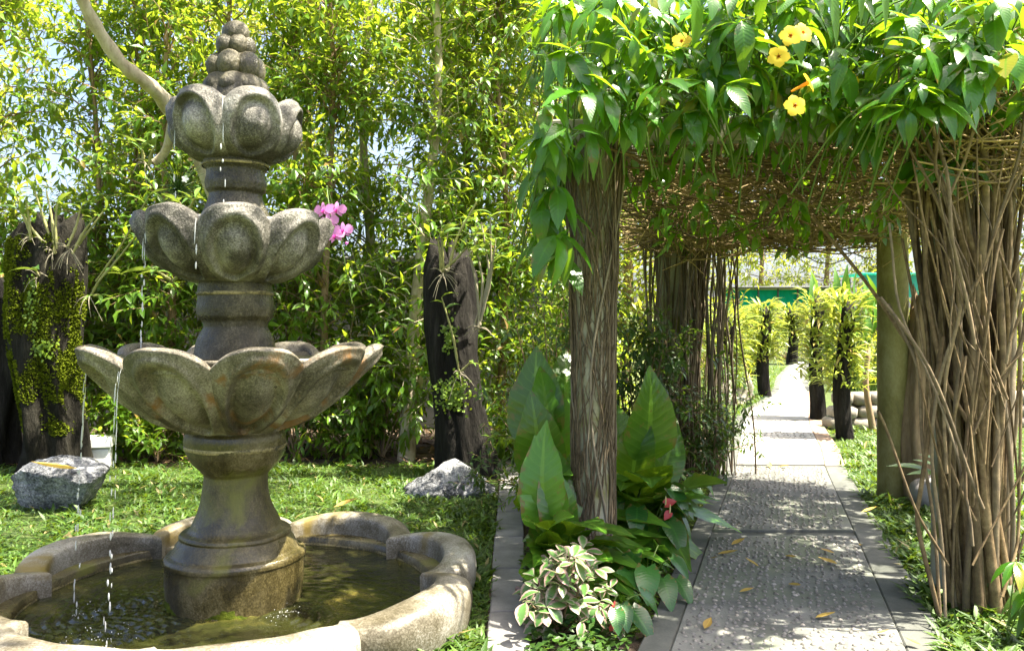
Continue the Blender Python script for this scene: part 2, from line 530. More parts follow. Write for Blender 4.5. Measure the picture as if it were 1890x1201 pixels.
MT['pebble'] = rough_mat('pebble', [(0.35, (0.05, 0.05, 0.05)), (0.5, (0.16, 0.155, 0.145)), (0.66, (0.38, 0.36, 0.33))], 25, 0.5, 0.2, 0.002, 150, isl=0.45)
MT['cobble'] = rough_mat('cobble', [(0.35, (0.13, 0.12, 0.12)), (0.6, (0.27, 0.25, 0.25))], 4, 0.75, 0.3, 0.004, 60)
MT['post'] = rough_mat('concrete post', [(0.3, (0.12, 0.12, 0.08)), (0.5, (0.28, 0.27, 0.20)), (0.72, (0.44, 0.43, 0.35))], 5, 0.9, 0.5, 0.006, 80, (1, 1, 0.5), streak=((0.16, 0.15, 0.04), 3.0, 0.5, 0.62))
MT['mosspost'] = rough_mat('algae covered post', [(0.3, (0.07, 0.065, 0.022)), (0.5, (0.17, 0.15, 0.05)), (0.72, (0.28, 0.26, 0.13))], 6, 0.85, 0.4, 0.005, 80, (1, 1, 0.5))
MT['beam'] = rough_mat('grey timber beam', [(0.3, (0.12, 0.115, 0.09)), (0.5, (0.26, 0.25, 0.20)), (0.72, (0.42, 0.41, 0.34))], 8, 0.9, 0.6, 0.006, 60, (0.25, 1, 1))
MT['root'] = rough_mat('aerial root', [(0.3, (0.07, 0.048, 0.026)), (0.5, (0.155, 0.112, 0.065)), (0.72, (0.30, 0.235, 0.15))], 20, 0.85, 0.4, 0.003, 90, isl=0.6)
MT['stem'] = rough_mat('woody vine stem', [(0.32, (0.07, 0.042, 0.018)), (0.5, (0.20, 0.135, 0.065)), (0.7, (0.38, 0.28, 0.15))], 22, 0.85, 0.4, 0.004, 90, isl=0.6)
MT['twig'] = rough_mat('dry twig', [(0.3, (0.24, 0.16, 0.06)), (0.5, (0.42, 0.30, 0.13)), (0.72, (0.6, 0.47, 0.25))], 16, 0.85, 0.3, 0.003, 90, isl=0.6)
MT['wall'] = rough_mat('dark garden wall', [(0.3, (0.03, 0.033, 0.03)), (0.5, (0.06, 0.065, 0.06)), (0.72, (0.11, 0.115, 0.10))], 2.5, 0.9, 0.4, 0.01, 60)
MT['whiteblock'] = rough_mat('white painted block', [(0.3, (0.5, 0.5, 0.5)), (0.6, (0.78, 0.78, 0.78))], 4, 0.7, 0.2, 0.003, 60)
MT['paver'] = rough_mat('grey paver', [(0.3, (0.10, 0.098, 0.098)), (0.5, (0.17, 0.165, 0.16)), (0.72, (0.26, 0.255, 0.25))], 5, 0.85, 0.3, 0.004, 90)
MT['drywall'] = rough_mat('dry stone', [(0.3, (0.16, 0.14, 0.11)), (0.5, (0.3, 0.27, 0.22)), (0.72, (0.46, 0.43, 0.37))], 5, 0.9, 0.6, 0.01, 50, isl=0.4)
MT['net'] = plain_mat('green shade net', (0.0, 0.42, 0.26), 0.7, 0.2, 0.35, 1.5, (0.0, 0.6, 0.4))
MT['bluenet'] = plain_mat('turquoise roof sheet', (0.10, 0.5, 0.46), 0.6, 0.3, 0.2, 2, (0.1, 0.6, 0.5))
MT['darkmetal'] = plain_mat('dark metal', (0.05, 0.06, 0.06), 0.5, 0.5)
MT['hose'] = plain_mat('brown hose', (0.2, 0.13, 0.11), 0.45, 0.5)


def water_mat():
    m, nt, out = new_mat('pool water')
    g = NG(nt)
    tc = g.n('ShaderNodeTexCoord').outputs['Object']
    n1 = g.noise(3.2, 4, 0.55, tc, 0.8)
    col = g.ramp(n1, [(0.38, (0.010, 0.010, 0.003)), (0.52, (0.02, 0.022, 0.006)), (0.62, (0.05, 0.047, 0.011)), (0.74, (0.12, 0.10, 0.025))])
    n2 = g.noise(26, 3, 0.5, tc, 0.4)
    b = g.n('ShaderNodeBump', {'Strength': 0.7, 'Distance': 0.010, 'Height': n2})
    p = g.n('ShaderNodeBsdfPrincipled', {'Base Color': col, 'Roughness': 0.03, 'IOR': 1.33, 'Specular IOR Level': 0.6, 'Normal': b.outputs[0]})
    nt.links.new(p.outputs[0], out.inputs[0])
    return m


MT['water'] = water_mat()


def drop_mat():
    m, nt, out = new_mat('falling water')
    g = NG(nt)
    p = g.n('ShaderNodeBsdfPrincipled', {'Base Color': (0.9, 0.93, 0.95, 1), 'Roughness': 0.05, 'IOR': 1.33, 'Transmission Weight': 0.55})
    nt.links.new(p.outputs[0], out.inputs[0])
    return m


MT['drops'] = drop_mat()


def variegated_mat():
    m, nt, out = new_mat('variegated leaf')
    g = NG(nt)
    uv = g.n('ShaderNodeUVMap').outputs[0]
    sx = g.n('ShaderNodeSeparateXYZ', {0: uv})
    du = g.math('ABSOLUTE', g.math('SUBTRACT', sx.outputs[0], 0.5))
    nz = g.noise(28, 3, 0.6, g.n('ShaderNodeTexCoord').outputs['Object'])
    e = g.math('ADD', du, g.math('MULTIPLY', g.math('SUBTRACT', nz, 0.5), 0.6))
    rv = g.n('ShaderNodeObjectInfo').outputs['Random']
    pale = g.mix(rv, (0.27, 0.25, 0.18), (0.34, 0.19, 0.19))
    col = g.mix(g.ramp(e, [(0.26, 0.0), (0.33, 1.0)]), (0.06, 0.15, 0.03), pale)
    p = g.n('ShaderNodeBsdfPrincipled', {'Base Color': col, 'Roughness': 0.4})
    t = g.n('ShaderNodeBsdfTranslucent', {'Color': (0.4, 0.4, 0.2, 1)})
    mx = g.n('ShaderNodeMixShader', {0: 0.25, 1: p.outputs[0], 2: t.outputs[0]})
    nt.links.new(mx.outputs[0], out.inputs[0])
    return m


MT['variegated'] = variegated_mat()

# ------------------------------------------------------------------ the ground, lawns, path
def sheet(name, xs_l, xs_r, ds, z, mat, nx=8, jitter=0.0, parent=None):
    """strip of ground between two edges given at depths ds"""
    u = np.linspace(0, 1, nx + 1)
    V = np.zeros((len(ds), nx + 1, 3))
    for i, d in enumerate(ds):
        V[i, :, 0] = xs_l[i] + (xs_r[i] - xs_l[i]) * u
        V[i, :, 1] = d
        V[i, :, 2] = z
    if jitter:
        V[:, :, 2] += RNG.uniform(-jitter, jitter, V.shape[:2])
    n = nx + 1
    i = np.arange(len(ds) - 1)[:, None]
    j = np.arange(nx)[None]
    F = np.stack([i * n + j, i * n + j + 1, (i + 1) * n + j + 1, (i + 1) * n + j], -1).reshape(-1, 4)
    m = MB()
    m.add(V.reshape(-1, 3), F)
    return m.obj(name, mat, parent)


structure(sheet('ground', [-400] * 2, [400] * 2, [-200, 900], -0.02, MT['land'], 2))
structure(sheet('soil_bed', np.full(18, -9.0), np.full(18, 1.0), np.linspace(6.9, 10.5, 18), 0.0, MT['soil'], 40, 0.012))
structure(sheet('soil_border', np.full(10, -0.1), np.array([0.2, .45, .75, 1.05, 1.3, 1.6, 1.9, 2.2, 2.5, 2.8]), np.linspace(2.0, 10.6, 10), 0.004, MT['soil'], 10, 0.006))
LAWN_D = np.linspace(0.8, 7.12, 22)
structure(sheet('lawn', np.full(22, -9.0), np.full(22, -0.11), LAWN_D, 0.012, MT['lawnbase'], 30, 0.006))

KD = np.array([1.5, 3.18, 4.8, 6.94, 8.15, 9.9, 11.6, 13.4, 14.9, 19.5, 23.4, 28])
KL = np.array([-.06, .51, 1.05, 1.78, 2.15, 2.68, 3.25, 4.1, 4.75, 6.35, 7.85, 9.7])
KR = np.array([1.18, 1.70, 2.2, 2.855, 3.27, 3.8, 4.4, 5.05, 5.6, 7.05, 8.55, 10.4])
pathL = lambda d: np.interp(d, KD, KL)
pathR = lambda d: np.interp(d, KD, KR)
dd = np.linspace(1.6, 30, 60)
structure(sheet('lawn_beside_path', pathR(dd) - 0.05, pathR(dd) + np.interp(dd, [1.6, 6, 30], [5, 9, 22]), dd, 0.008, MT['lawnbase'], 20, 0.005))
structure(sheet('lawn_strip', pathL(dd[16:]) - np.interp(dd[16:], [9, 14, 30], [0.5, 1.6, 4]), pathL(dd[16:]) + 0.05, dd[16:], 0.006, MT['lawnbase'], 4, 0.004))
pd = np.linspace(1.5, 28, 50)
path = structure(sheet('path', pathL(pd), pathR(pd), pd, 0.02, MT['band'], 4))
path['label'] = 'pebble studded concrete garden path winding away under the pergola'


def slab(name, xl, xr, d0, d1, z, h, mat, nd=6):
    """solid slab following the path between two depths; xl, xr are functions of depth"""
    ds = np.linspace(d0, d1, nd)
    V, F = [], []
    b = 0.006
    for d in ds:
        a, c = float(xl(d)), float(xr(d))
        V += [(a, d, z), (a, d, z + h - b), (a + b, d, z + h), (c - b, d, z + h), (c, d, z + h - b), (c, d, z)]
    for i in range(nd - 1):
        for j in range(5):
            F.append([i * 6 + j, i * 6 + j + 1, i * 6 + 7 + j, i * 6 + 6 + j])
    for o, fl in ((0, 1), ((nd - 1) * 6, 0)):
        for q in ([0, 1, 4, 5], [1, 2, 3, 4]):
            q = [o + k for k in q]
            F.append(q if fl else q[::-1])
    m = MB()
    m.add(V, F)
    return m.obj(name, mat, path, smooth=False)


BL, BR = 0.13, 0.18     # widths of the plain edge bands
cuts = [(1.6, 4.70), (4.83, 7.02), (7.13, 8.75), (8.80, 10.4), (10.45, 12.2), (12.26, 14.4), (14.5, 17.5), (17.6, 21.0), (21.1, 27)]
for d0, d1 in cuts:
    slab('slab', lambda d: pathL(d) + BL, lambda d: pathR(d) - BR, d0, d1, 0.021, 0.016, MT['concrete' if d1 < 7.1 else 'sunconcrete'])  # sun and shade put into slab colour: pale past the pergola, dark under it
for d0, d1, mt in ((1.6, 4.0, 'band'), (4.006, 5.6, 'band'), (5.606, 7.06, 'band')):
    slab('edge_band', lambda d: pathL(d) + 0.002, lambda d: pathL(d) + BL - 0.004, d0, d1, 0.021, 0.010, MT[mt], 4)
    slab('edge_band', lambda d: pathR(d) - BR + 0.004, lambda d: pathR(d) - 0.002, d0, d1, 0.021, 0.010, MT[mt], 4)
bd = 7.07
while bd < 15:
    ln = 0.4
    slab('edging_brick', lambda d: pathR(d) - BR + 0.004, lambda d: pathR(d) - 0.002, bd, bd + ln - 0.012, 0.021, 0.014, MT['redband'], 2)
    bd += ln

# pebbles set into the slabs
ico = None


def blob_t(n=6, rings=4):
    """low dome-like pebble, quads"""
    V, F = [], []
    for i in range(rings):
        t = (i + 0.35) / rings * PI * 0.5
        r, z = math.cos(t), math.sin(t)
        for j in range(n):
            a = 2 * PI * j / n
            V.append((r * math.cos(a), r * math.sin(a), z))
    for i in range(rings - 1):
        for j in range(n):
            F.append([i * n + j, i * n + (j + 1) % n, (i + 1) * n + (j + 1) % n, (i + 1) * n + j])
    V.append((0, 0, 1.0))
    top = (rings - 1) * n
    for j in range(n):
        F.append([top + j, top + (j + 1) % n, len(V) - 1, len(V) - 1])
    return np.array(V, float), np.array(F), np.zeros((len(V), 2))


PEB = blob_t(7, 3)
pts = []
for d0, d1 in cuts[:4]:
    sp = 0.038 if d0 < 7 else 0.06
    for d in np.arange(max(d0, 2.9) + 0.04, d1 - 0.03, sp):
        a, c = pathL(d) + BL + 0.035, pathR(d) - BR - 0.03
        for x in np.arange(a, c, sp * 1.02):
            if RNG.random() < 0.96:
                pts.append((x + RNG.uniform(-.3, .3) * sp, d + RNG.uniform(-.3, .3) * sp, 0.0365))
pts = np.array(pts)
k = len(pts)
az = RNG.uniform(0, 2 * PI, k)
sz = RNG.uniform(0.0065, 0.0125, k)
S = np.stack([sz * RNG.uniform(.9, 1.4, k), sz * RNG.uniform(.7, 1.0, k), sz * RNG.uniform(.6, .95, k)], -1)
PM = frames(np.stack([np.cos(az), np.sin(az), 0 * az], -1), np.tile([0, 0, 1.0], (k, 1)), S)
near = np.argsort(pts[:, 1] + 100 * ~in_frame(pts))[:300]
pieces('pebble', tmesh('pebble', PEB, MT['pebble']), PM[near], pts[near], path)
rest = np.setdiff1d(np.arange(k), near)
m = MB()
m.scatter(PEB, PM[rest], pts[rest])
stuff(m.obj('pebbles', MT['pebble'], path))

# strip of grey pavers between lawn and border
pav = structure(sheet('paver_strip', np.full(3, -0.105), np.full(3, 0.075), [1.5, 5, 9.5], 0.016, MT['soil'], 1))
d = 1.6
while d < 9.3:
    m = MB()
    m.box((-0.015 + RNG.uniform(-.004, .004), d + 0.31, 0.028), (0.165, 0.60, 0.024), 0.005)
    m.obj('paver', MT['paver'], pav, smooth=False)
    d += 0.615

# grass
BLADE = leaf_t(2, 0.2, 'lance', 0.3, 0.5)
FX, FY = -1.223, 3.60       # fountain centre


def grass_field(name, n, xfun, d0, d1, lab, lmin, lmax, avoid=None, wide=1.0):
    d = d0 + (d1 - d0) * RNG.random(n) ** 1.15
    a, b = xfun(d)
    x = a + (b - a) * RNG.random(n)
    # tufts
    x += 0.03 * np.sin(d * 37 + x * 11)
    ok = np.ones(n, bool) if avoid is None else ~avoid(x, d)
    P = np.stack([x, d, np.full(n, 0.008)], -1)
    dens = np.array([mnoise.noise(Vector((float(px_) * 2.2, float(py_) * 2.2, 3.0))) for px_, py_ in zip(x, d)])
    ok &= RNG.random(len(x)) < np.clip(0.75 + 0.9 * dens, 0.25, 1)
    ok &= in_frame(P, 250)
    P = P[ok]
    n = len(P)
    a = RNG.uniform(0, 2 * PI, n)
    el = RNG.uniform(0.35, 1.25, n)
    D = np.stack([np.cos(a) * np.cos(el), np.sin(a) * np.cos(el), np.sin(el)], -1)
    M = frames(D, np.tile([0, 0, 1.0], (n, 1)) + RNG.normal(0, .15, (n, 3)), RNG.uniform(lmin, lmax, n) * RNG.uniform(.6, 1.35, n) * (0.75 + 0.5 * np.sin(P[:, 0] * 5 + P[:, 1] * 3) ** 2))
    m = MB()
    m.scatter(BLADE, M, P)
    o = m.obj(name, MT['grass'])
    tag(o, lab, 'grass', kind='stuff')


grass_field('grass', 95000, lambda d: (-0.68 * d - 0.2, -0.10 + 0 * d), 1.9, 7.25, 'short broad bladed lawn grass around the fountain basin', 0.04, 0.085,
            lambda x, d: (x - FX) ** 2 + (d - FY) ** 2 < 1.0)
grass_field('grass_verge', 42000, lambda d: (pathR(d) - 0.02, np.minimum(pathR(d) + 2.6, 0.66 * d)), 2.6, 10.5, 'bright grass verge along the right side of the path', 0.04, 0.10,
            lambda x, d: (RNG.random(len(x)) < np.clip((x - pathR(d) - 0.5) / 2.5, 0, .7)))
grass_field('grass_verge_far', 14000, lambda d: (pathL(d) - np.interp(d, [9, 14, 28], [0.4, 1.2, 2.5]), pathL(d) + 0 * d), 9.0, 24, 'sunlit grass strip on the left of the far path', 0.05, 0.12)

def ball_t(n=6, rings=5):
    V, F = [], []
    for i in range(rings + 1):
        t = PI * i / rings
        for j in range(n):
            a = 2 * PI * j / n
            s = max(math.sin(t), 0.02)
            V.append((s * math.cos(a), s * math.sin(a), math.cos(t)))
    for i in range(rings):
        for j in range(n):
            F.append([i * n + j, (i + 1) * n + j, (i + 1) * n + (j + 1) % n, i * n + (j + 1) % n])
    return np.array(V, float), np.array(F), np.zeros((len(V), 2))


# ------------------------------------------------------------------ fountain
def lathe(prof, n=48, cx=FX, cy=FY, lobes=0, lob=0.0, phase=0.0):
    """prof : list of (r, z); optional lobing"""
    a = np.arange(n) / n * 2 * PI
    V = []
    for r, z in prof:
        rr = r * (1 + (lob * (np.abs(np.cos((a - phase) * lobes / 2)) - 0.6) if lobes else 0))
        V.append(np.stack([cx + rr * np.cos(a), cy + rr * np.sin(a), np.full(n, z)], -1))
    V = np.concatenate(V)
    i = np.arange(len(prof) - 1)[:, None]
    j = np.arange(n)[None]
    F = np.stack([i * n + j, i * n + (j + 1) % n, (i + 1) * n + (j + 1) % n, (i + 1) * n + j], -1).reshape(-1, 4)
    return V, F


def fine(prof, per=5):
    """smooth a profile a little by catmull-rom resampling"""
    P = np.array(prof, float)
    out = []
    for i in range(len(P) - 1):
        p0, p1, p2, p3 = P[max(i - 1, 0)], P[i], P[i + 1], P[min(i + 2, len(P) - 1)]
        for t in np.arange(per) / per:
            c = 0.5 * (2 * p1 + (p2 - p0) * t + (2 * p0 - 5 * p1 + 4 * p2 - p3) * t * t + (3 * p1 - p0 - 3 * p2 + p3) * t ** 3)
            out.append(0.45 * c + 0.55 * (p1 + (p2 - p1) * t))
    out.append(P[-1])
    return out


K = 0.002427
fz = lambda y: EYE - (y - 600) * K
fp = lambda L: [(r * K, fz(y)) for r, y in L]

fountain = thing('tiered_fountain', (FX, FY, 0.0), 'tall wet stone fountain with three petal bowls and pine cone finial', 'fountain')


def roughen(V, amp, sc):
    out = V.copy()
    for i, v in enumerate(V):
        q = Vector(v) * sc
        out[i] += np.array(mnoise.noise_vector(q)) * amp
    return out


m = MB()
V, F = lathe(fine(fp([(113, 1140), (118, 1105), (120.5, 1070), (120.5, 1026), (122.5, 1020), (122.5, 1014), (119, 1009), (110, 1005), (106, 998), (101, 988), (96, 981), (97, 977), (95, 972), (84, 968), (79, 963), (76, 955), (69, 940), (62, 921), (58, 902), (56, 884), (56, 870), (61, 864), (64, 860), (74, 850), (83, 836), (88, 822), (89.5, 806), (88, 797), (84, 790), (88, 782)])), 56)
m.add(roughen(V, 0.006, 7), F)
m.obj('pedestal', MT['stone_brown'], fountain)
m = MB()
V, F = lathe(fp([(115.5, 1116), (118.6, 1106), (118.8, 1098), (118.0, 1090), (116.5, 1080)]), 120)
m.add(roughen(roughen(V, 0.011, 11), 0.006, 30), F)
m.obj('moss_ring', MT['darkmoss'], fountain)
for (r0, y0, r1, y1) in ((87.6, 823, 89.0, 815), (57.5, 313, 57.3, 308), (66.5, 545, 66.6, 539)):
    m = MB()
    V, F = lathe(fp([(r0, y0), (r0 + 1.2, y0 - 1), (r1 + 1.2, y1 + 1), (r1, y1)]), 56)
    m.add(roughen(V, 0.004, 9), F)
    m.obj('lime_glint_line', MT['lime_glint'], fountain)
m = MB()
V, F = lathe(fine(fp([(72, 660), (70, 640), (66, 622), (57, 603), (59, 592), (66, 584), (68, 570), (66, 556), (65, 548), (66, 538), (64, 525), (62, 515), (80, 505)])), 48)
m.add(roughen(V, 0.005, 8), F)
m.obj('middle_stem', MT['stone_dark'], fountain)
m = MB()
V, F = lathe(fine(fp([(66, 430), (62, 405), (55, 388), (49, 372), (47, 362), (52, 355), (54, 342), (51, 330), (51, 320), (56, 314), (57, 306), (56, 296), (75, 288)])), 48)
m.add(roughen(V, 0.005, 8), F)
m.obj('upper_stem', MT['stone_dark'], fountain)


def petal_bowl(name, N, phase, prof, rim_y, arch, crease, lip, panel, dome, mat, wat_drop, panel_c=0.44, panel_h=0.37):
    """bowl core (inner shell with its water) and N petals, one shared mesh turned about the axis"""
    P = np.array(fp(prof))
    t = np.linspace(0, 1, len(P))
    core = MB()
    rtop, ztop = P[-1]
    ri = rtop - lip
    V, F = lathe([(P[0][0] * 0.9, P[0][1] - 0.0), (ri * 0.86, ztop - 0.12 * (rtop / 0.6)), (ri * 0.95, ztop - 0.035), (ri * 0.955, ztop - 0.02), (ri * 0.9, ztop - 0.05), (ri * 0.5, ztop - 0.09)], 48)
    core.add(V, F)
    bowl = core.obj(name, mat, fountain)
    wtr = MB()
    V, F = lathe([(ri * 0.93, ztop - wat_drop), (ri * 0.5, ztop - wat_drop + 0.002), (0.09, ztop - wat_drop)], 48)
    wtr.add(V, F)
    wtr.obj('bowl_water', MT['water'], bowl)
    nu, nv = 36, 36
    us = np.linspace(-1, 1, nu + 1)
    rows = []
    vs = list(np.linspace(0, 1, nv + 1))
    for v in vs:
        r0 = np.interp(v, t, P[:, 0])
        z0 = np.interp(v, t, P[:, 1])
        sv = v ** 0.7
        l = 1 - np.abs(us) ** 2.6
        r = r0 * (1 - crease * (1 - l) * sv)
        z = z0 + arch * (l - 0.75) * v ** 2.2
        e = np.sqrt((us / 0.74) ** 2 + ((v - panel_c) / panel_h) ** 2)
        def ss(a, b, x):
            q = np.clip((x - a) / (b - a), 0, 1)
            return q * q * (3 - 2 * q)
        off = -panel * (1 - ss(0.84, 1.0, e)) + dome * np.clip(1 - (e / 0.74) ** 2, 0, 1) + 0.35 * panel * np.exp(-((e - 1.08) / 0.10) ** 2)
        # outward normal is mostly radial on these bowls, with some downward tilt low on the bowl
        rows.append((r + off, z - off * 0.5 * (1 - v)))
    r_e, z_e = rows[-1]
    l = 1 - np.abs(us) ** 2.6
    for dr, dz in ((0.012, 0.007), (0.5 * lip, 0.011), (0.92 * lip, 0.004), (1.08 * lip, -0.010), (1.15 * lip, -0.05), (1.2 * lip, -0.09)):
        rows.append((r_e - dr, z_e + dz))
    V, U = [], []
    for r, z in rows:
        a = us * PI / N
        V.append(np.stack([r * np.sin(a), -r * np.cos(a), z], -1))
    V = np.concatenate(V)
    fade = np.tile(1 - np.abs(us) ** 5, len(rows))[:, None]
    V = V + (roughen(V, 0.007 if rtop > 0.35 else 0.005, 9) - V) * fade
    n = nu + 1
    i = np.arange(len(rows) - 1)[:, None]
    j = np.arange(nu)[None]
    F = np.stack([i * n + j, i * n + j + 1, (i + 1) * n + j + 1, (i + 1) * n + j], -1).reshape(-1, 4)
    pm = MB()
    pm.add(V, F)
    me = pm.mesh('petal', mat)
    for q in range(N):
        o = bpy.data.objects.new('petal', me)
        o.parent = bowl
        o.rotation_euler = (0, 0, phase + 2 * PI * q / N)
        COL.objects.link(o)
    return bowl


petal_bowl('lower_bowl', 10, math.radians(8.6 + 18.8), [(82, 790), (104, 782), (140, 766), (172, 748), (200, 725), (226, 700), (249, 675), (262, 656), (267, 646)], 645, 0.075, 0.12, 0.065, 0.034, 0.038, MT['stone_grey'], 0.035)
petal_bowl('middle_bowl', 8, math.radians(-1 + 18.8), [(62, 523), (84, 517), (108, 508), (130, 495), (149, 478), (163, 458), (171, 435), (173, 415), (172, 408)], 400, 0.055, 0.15, 0.05, 0.028, 0.034, MT['stone_upper'], 0.04)
petal_bowl('upper_bowl', 6, math.radians(18 + 18.8), [(56, 302), (74, 297), (92, 288), (106, 274), (115, 256), (119, 236), (118, 216), (115, 203), (112, 198)], 195, 0.048, 0.15, 0.045, 0.022, 0.03, MT['stone_upper'], 0.04)

fin = MB()
V, F = lathe(fine(fp([(70, 215), (62, 195), (57, 180), (56, 165), (52, 155), (46, 150)]), 3), 60, lobes=8, lob=0.10, phase=0.2)
fin.add(V, F)
BALL = ball_t(18, 12)
for (yc, rc, rb, hb, nk, ph) in ((172, 38, 23, 22, 8, .1), (133, 31, 23, 27, 6, .5), (94, 18, 19, 21, 5, .2)):
    for q in range(nk):
        a_ = 2 * PI * q / nk + ph
        jj = RNG.uniform(.93, 1.08)
        Vb = BALL[0] * np.array([rb, rb, hb]) * K * jj
        Vb = roughen(Vb, .005, 14) + np.array([FX + rc * K * math.cos(a_), FY + rc * K * math.sin(a_), fz(yc)])
        fin.add(Vb, BALL[1])
for (yc, rb, hb) in ((163, 47, 26), (130, 38, 34), (92, 26, 30), (70, 26, 26)):
    Vb = roughen(BALL[0] * np.array([rb, rb, hb]) * K, .006, 12) + np.array([FX, FY, fz(yc)])
    fin.add(Vb, BALL[1])
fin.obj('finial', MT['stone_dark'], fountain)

# ---- basin with eight scalloped lobes
basin = thing('fountain_basin', (FX, FY, 0.0), 'round scalloped stone basin full of murky water at the fountain foot', 'basin')
NB = 8
nu = 22
us = np.linspace(-1, 1, nu + 1)
l = np.clip(1 - us ** 2, 0, 1) ** 0.62
rin = 0.815 + 0.125 * l
rout = 0.965 + 0.14 * l
top = 0.158 + 0.045 * (1 - us ** 2)
wd = rout - rin
sec = [(rin + .004, -0.05 + 0 * l), (rin, top - 0.05), (rin, top - 0.016), (rin + 0.010, top - 0.003), (rin + 0.3 * wd, top + 0.003), (rin + 0.68 * wd, top - 0.001), (rin + 0.86 * wd, top - 0.012), (rin + 0.96 * wd, top - 0.035), (rout, top - 0.08), (rout - 0.01, top * 0 + 0.05), (rout - 0.03, top * 0 - 0.03)]
rows = []
for r, z in sec:
    a = us * PI / NB
    rows.append(np.stack([r * np.cos(a), r * np.sin(a), z], -1))
V = np.concatenate(rows)
V = V + (roughen(V, 0.009, 6) - V) * np.tile(1 - np.abs(us) ** 5, len(rows))[:, None]
n = nu + 1
i = np.arange(len(rows) - 1)[:, None]
j = np.arange(nu)[None]
F = np.stack([i * n + j, i * n + j + 1, (i + 1) * n + j + 1, (i + 1) * n + j], -1).reshape(-1, 4)
bm_ = MB()
bm_.add(V, F)
me = bm_.mesh('rim_lobe', MT['stone_rim'])
for q in range(NB):
    o = bpy.data.objects.new('rim_lobe', me)
    o.parent = basin
    o.rotation_euler = (0, 0, 2 * PI * (q + 0.5) / NB)
    COL.objects.link(o)

m = MB()
V, F = lathe([(0.862, -0.06), (0.860, 0.04), (0.861, 0.088), (0.868, 0.094), (0.95, 0.097)], 96)
m.add(roughen(V, 0.004, 8), F[:, ::-1])
m.obj('inner_wall', MT['stone_brown'], basin)
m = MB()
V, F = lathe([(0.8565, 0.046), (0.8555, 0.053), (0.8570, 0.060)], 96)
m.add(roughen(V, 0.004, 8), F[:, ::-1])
m.obj('lime_glint_line', MT['lime_glint'], basin)  # pale ring: lime mark plus the waterline's wet reflection put into colour

# ---- pool water with real ripples
n_r, n_a = 110, 200
rr = np.linspace(0.27, 0.862, n_r)
aa = np.arange(n_a) / n_a * 2 * PI
X = FX + rr[:, None] * np.cos(aa)
Y = FY + rr[:, None] * np.sin(aa)
Z = np.full_like(X, 0.05)
for (cx, cy, amp, lam, fall) in ((-1.62, 3.13, .0045, .045, .22), (-1.75, 3.35, .004, .05, .2), (-1.50, 3.05, .004, .04, .2), (-0.93, 3.33, .0045, .05, .25), (-1.85, 3.75, .003, .05, .2), (-1.05, 2.95, .003, .06, .25), (-1.3, 2.8, .002, .06, .3), (-1.65, 3.5, .004, .035, .15)):
    D = np.hypot(X - cx, Y - cy)
    Z += 1.7 * amp * np.cos(D / lam * 2 * PI) * np.exp(-D / fall)
Z += 0.0012 * np.sin(X * 40 + 3 * np.sin(Y * 17)) * np.sin(Y * 33 + X * 9)
i = np.arange(n_r - 1)[:, None]
j = np.arange(n_a)[None]
F = np.stack([i * n_a + j, i * n_a + (j + 1) % n_a, (i + 1) * n_a + (j + 1) % n_a, (i + 1) * n_a + j], -1).reshape(-1, 4)
m = MB()
m.add(np.stack([X, Y, Z], -1).reshape(-1, 3), F[:, ::-1])
structure(m.obj('pool_water', MT['water'], None, (FX, FY, 0.05)))

# ---- falling water : strings of drops from the notches between petals
SPH = None


SPH = ball_t()
dp, ds_ = [], []
fall = MB()


def stream(ang_deg, r, ztop, zbot, out=0.03):
    """a thin thread that breaks into short streaks on its way down"""
    a = math.radians(ang_deg)
    H = ztop - zbot
    z = 0.0
    while z < H:
        t = z / H
        ln = RNG.uniform(.05, .12) if t < .3 else RNG.uniform(.012, .045)
        ln = min(ln, H - z)
        zs = np.linspace(z, z + ln, 5)
        rr = r + out * np.sqrt(zs / H)
        jx, jy = RNG.normal(0, .002 + .006 * t, 2)
        pth = np.stack([FX + rr * math.cos(a) + jx, FY + rr * math.sin(a) + jy, ztop - zs], -1)
        rad = RNG.uniform(.0015, .0030) * (1.3 if t > .4 else 1.0)
        fall.tubes(pth[None], (rad * np.array([.4, 1, 1.15, 1, .3]))[None], 6)
        z += ln + (RNG.uniform(.0, .012) if t < .3 else RNG.uniform(.015, .06))


for b_ang, r, zt, zb in ((-83.2, .243, fz(209), fz(395)), (-143.2, .243, fz(209), fz(395)), (-94.7, .372, fz(424), fz(520)), (-139.7, .372, fz(424), fz(640)), (-143, .372, fz(424), fz(640)),
                         (-116.6, .578, fz(668), 0.05), (-152.6, .578, fz(668), 0.05), (-155, .578, fz(668), 0.05), (-118.5, .574, fz(668), .05)):
    stream(b_ang, r, zt, zb, 0.02 if zb > 0.3 else 0.05)
for q in range(70):       # splashes over the pool
    c = [(-1.62, 3.13), (-1.75, 3.35), (-0.93, 3.33), (-1.5, 3.05)][q % 4]
    dp.append((c[0] + RNG.normal(0, .05), c[1] + RNG.normal(0, .05), 0.055 + abs(RNG.normal(0, .02))))
    s = RNG.uniform(.001, .0026)
    ds_.append((s, s, s * 1.3))
dp, ds_ = np.array(dp), np.array(ds_)
M = np.zeros((len(dp), 3, 3))
for q in range(3):
    M[:, q, q] = ds_[:, q]
m = MB()
fall.scatter(SPH, M, dp)
m = fall
tag(m.obj('falling_water', MT['drops']), 'strings of water drops falling from the fountain bowls into the pool', 'water', kind='stuff')

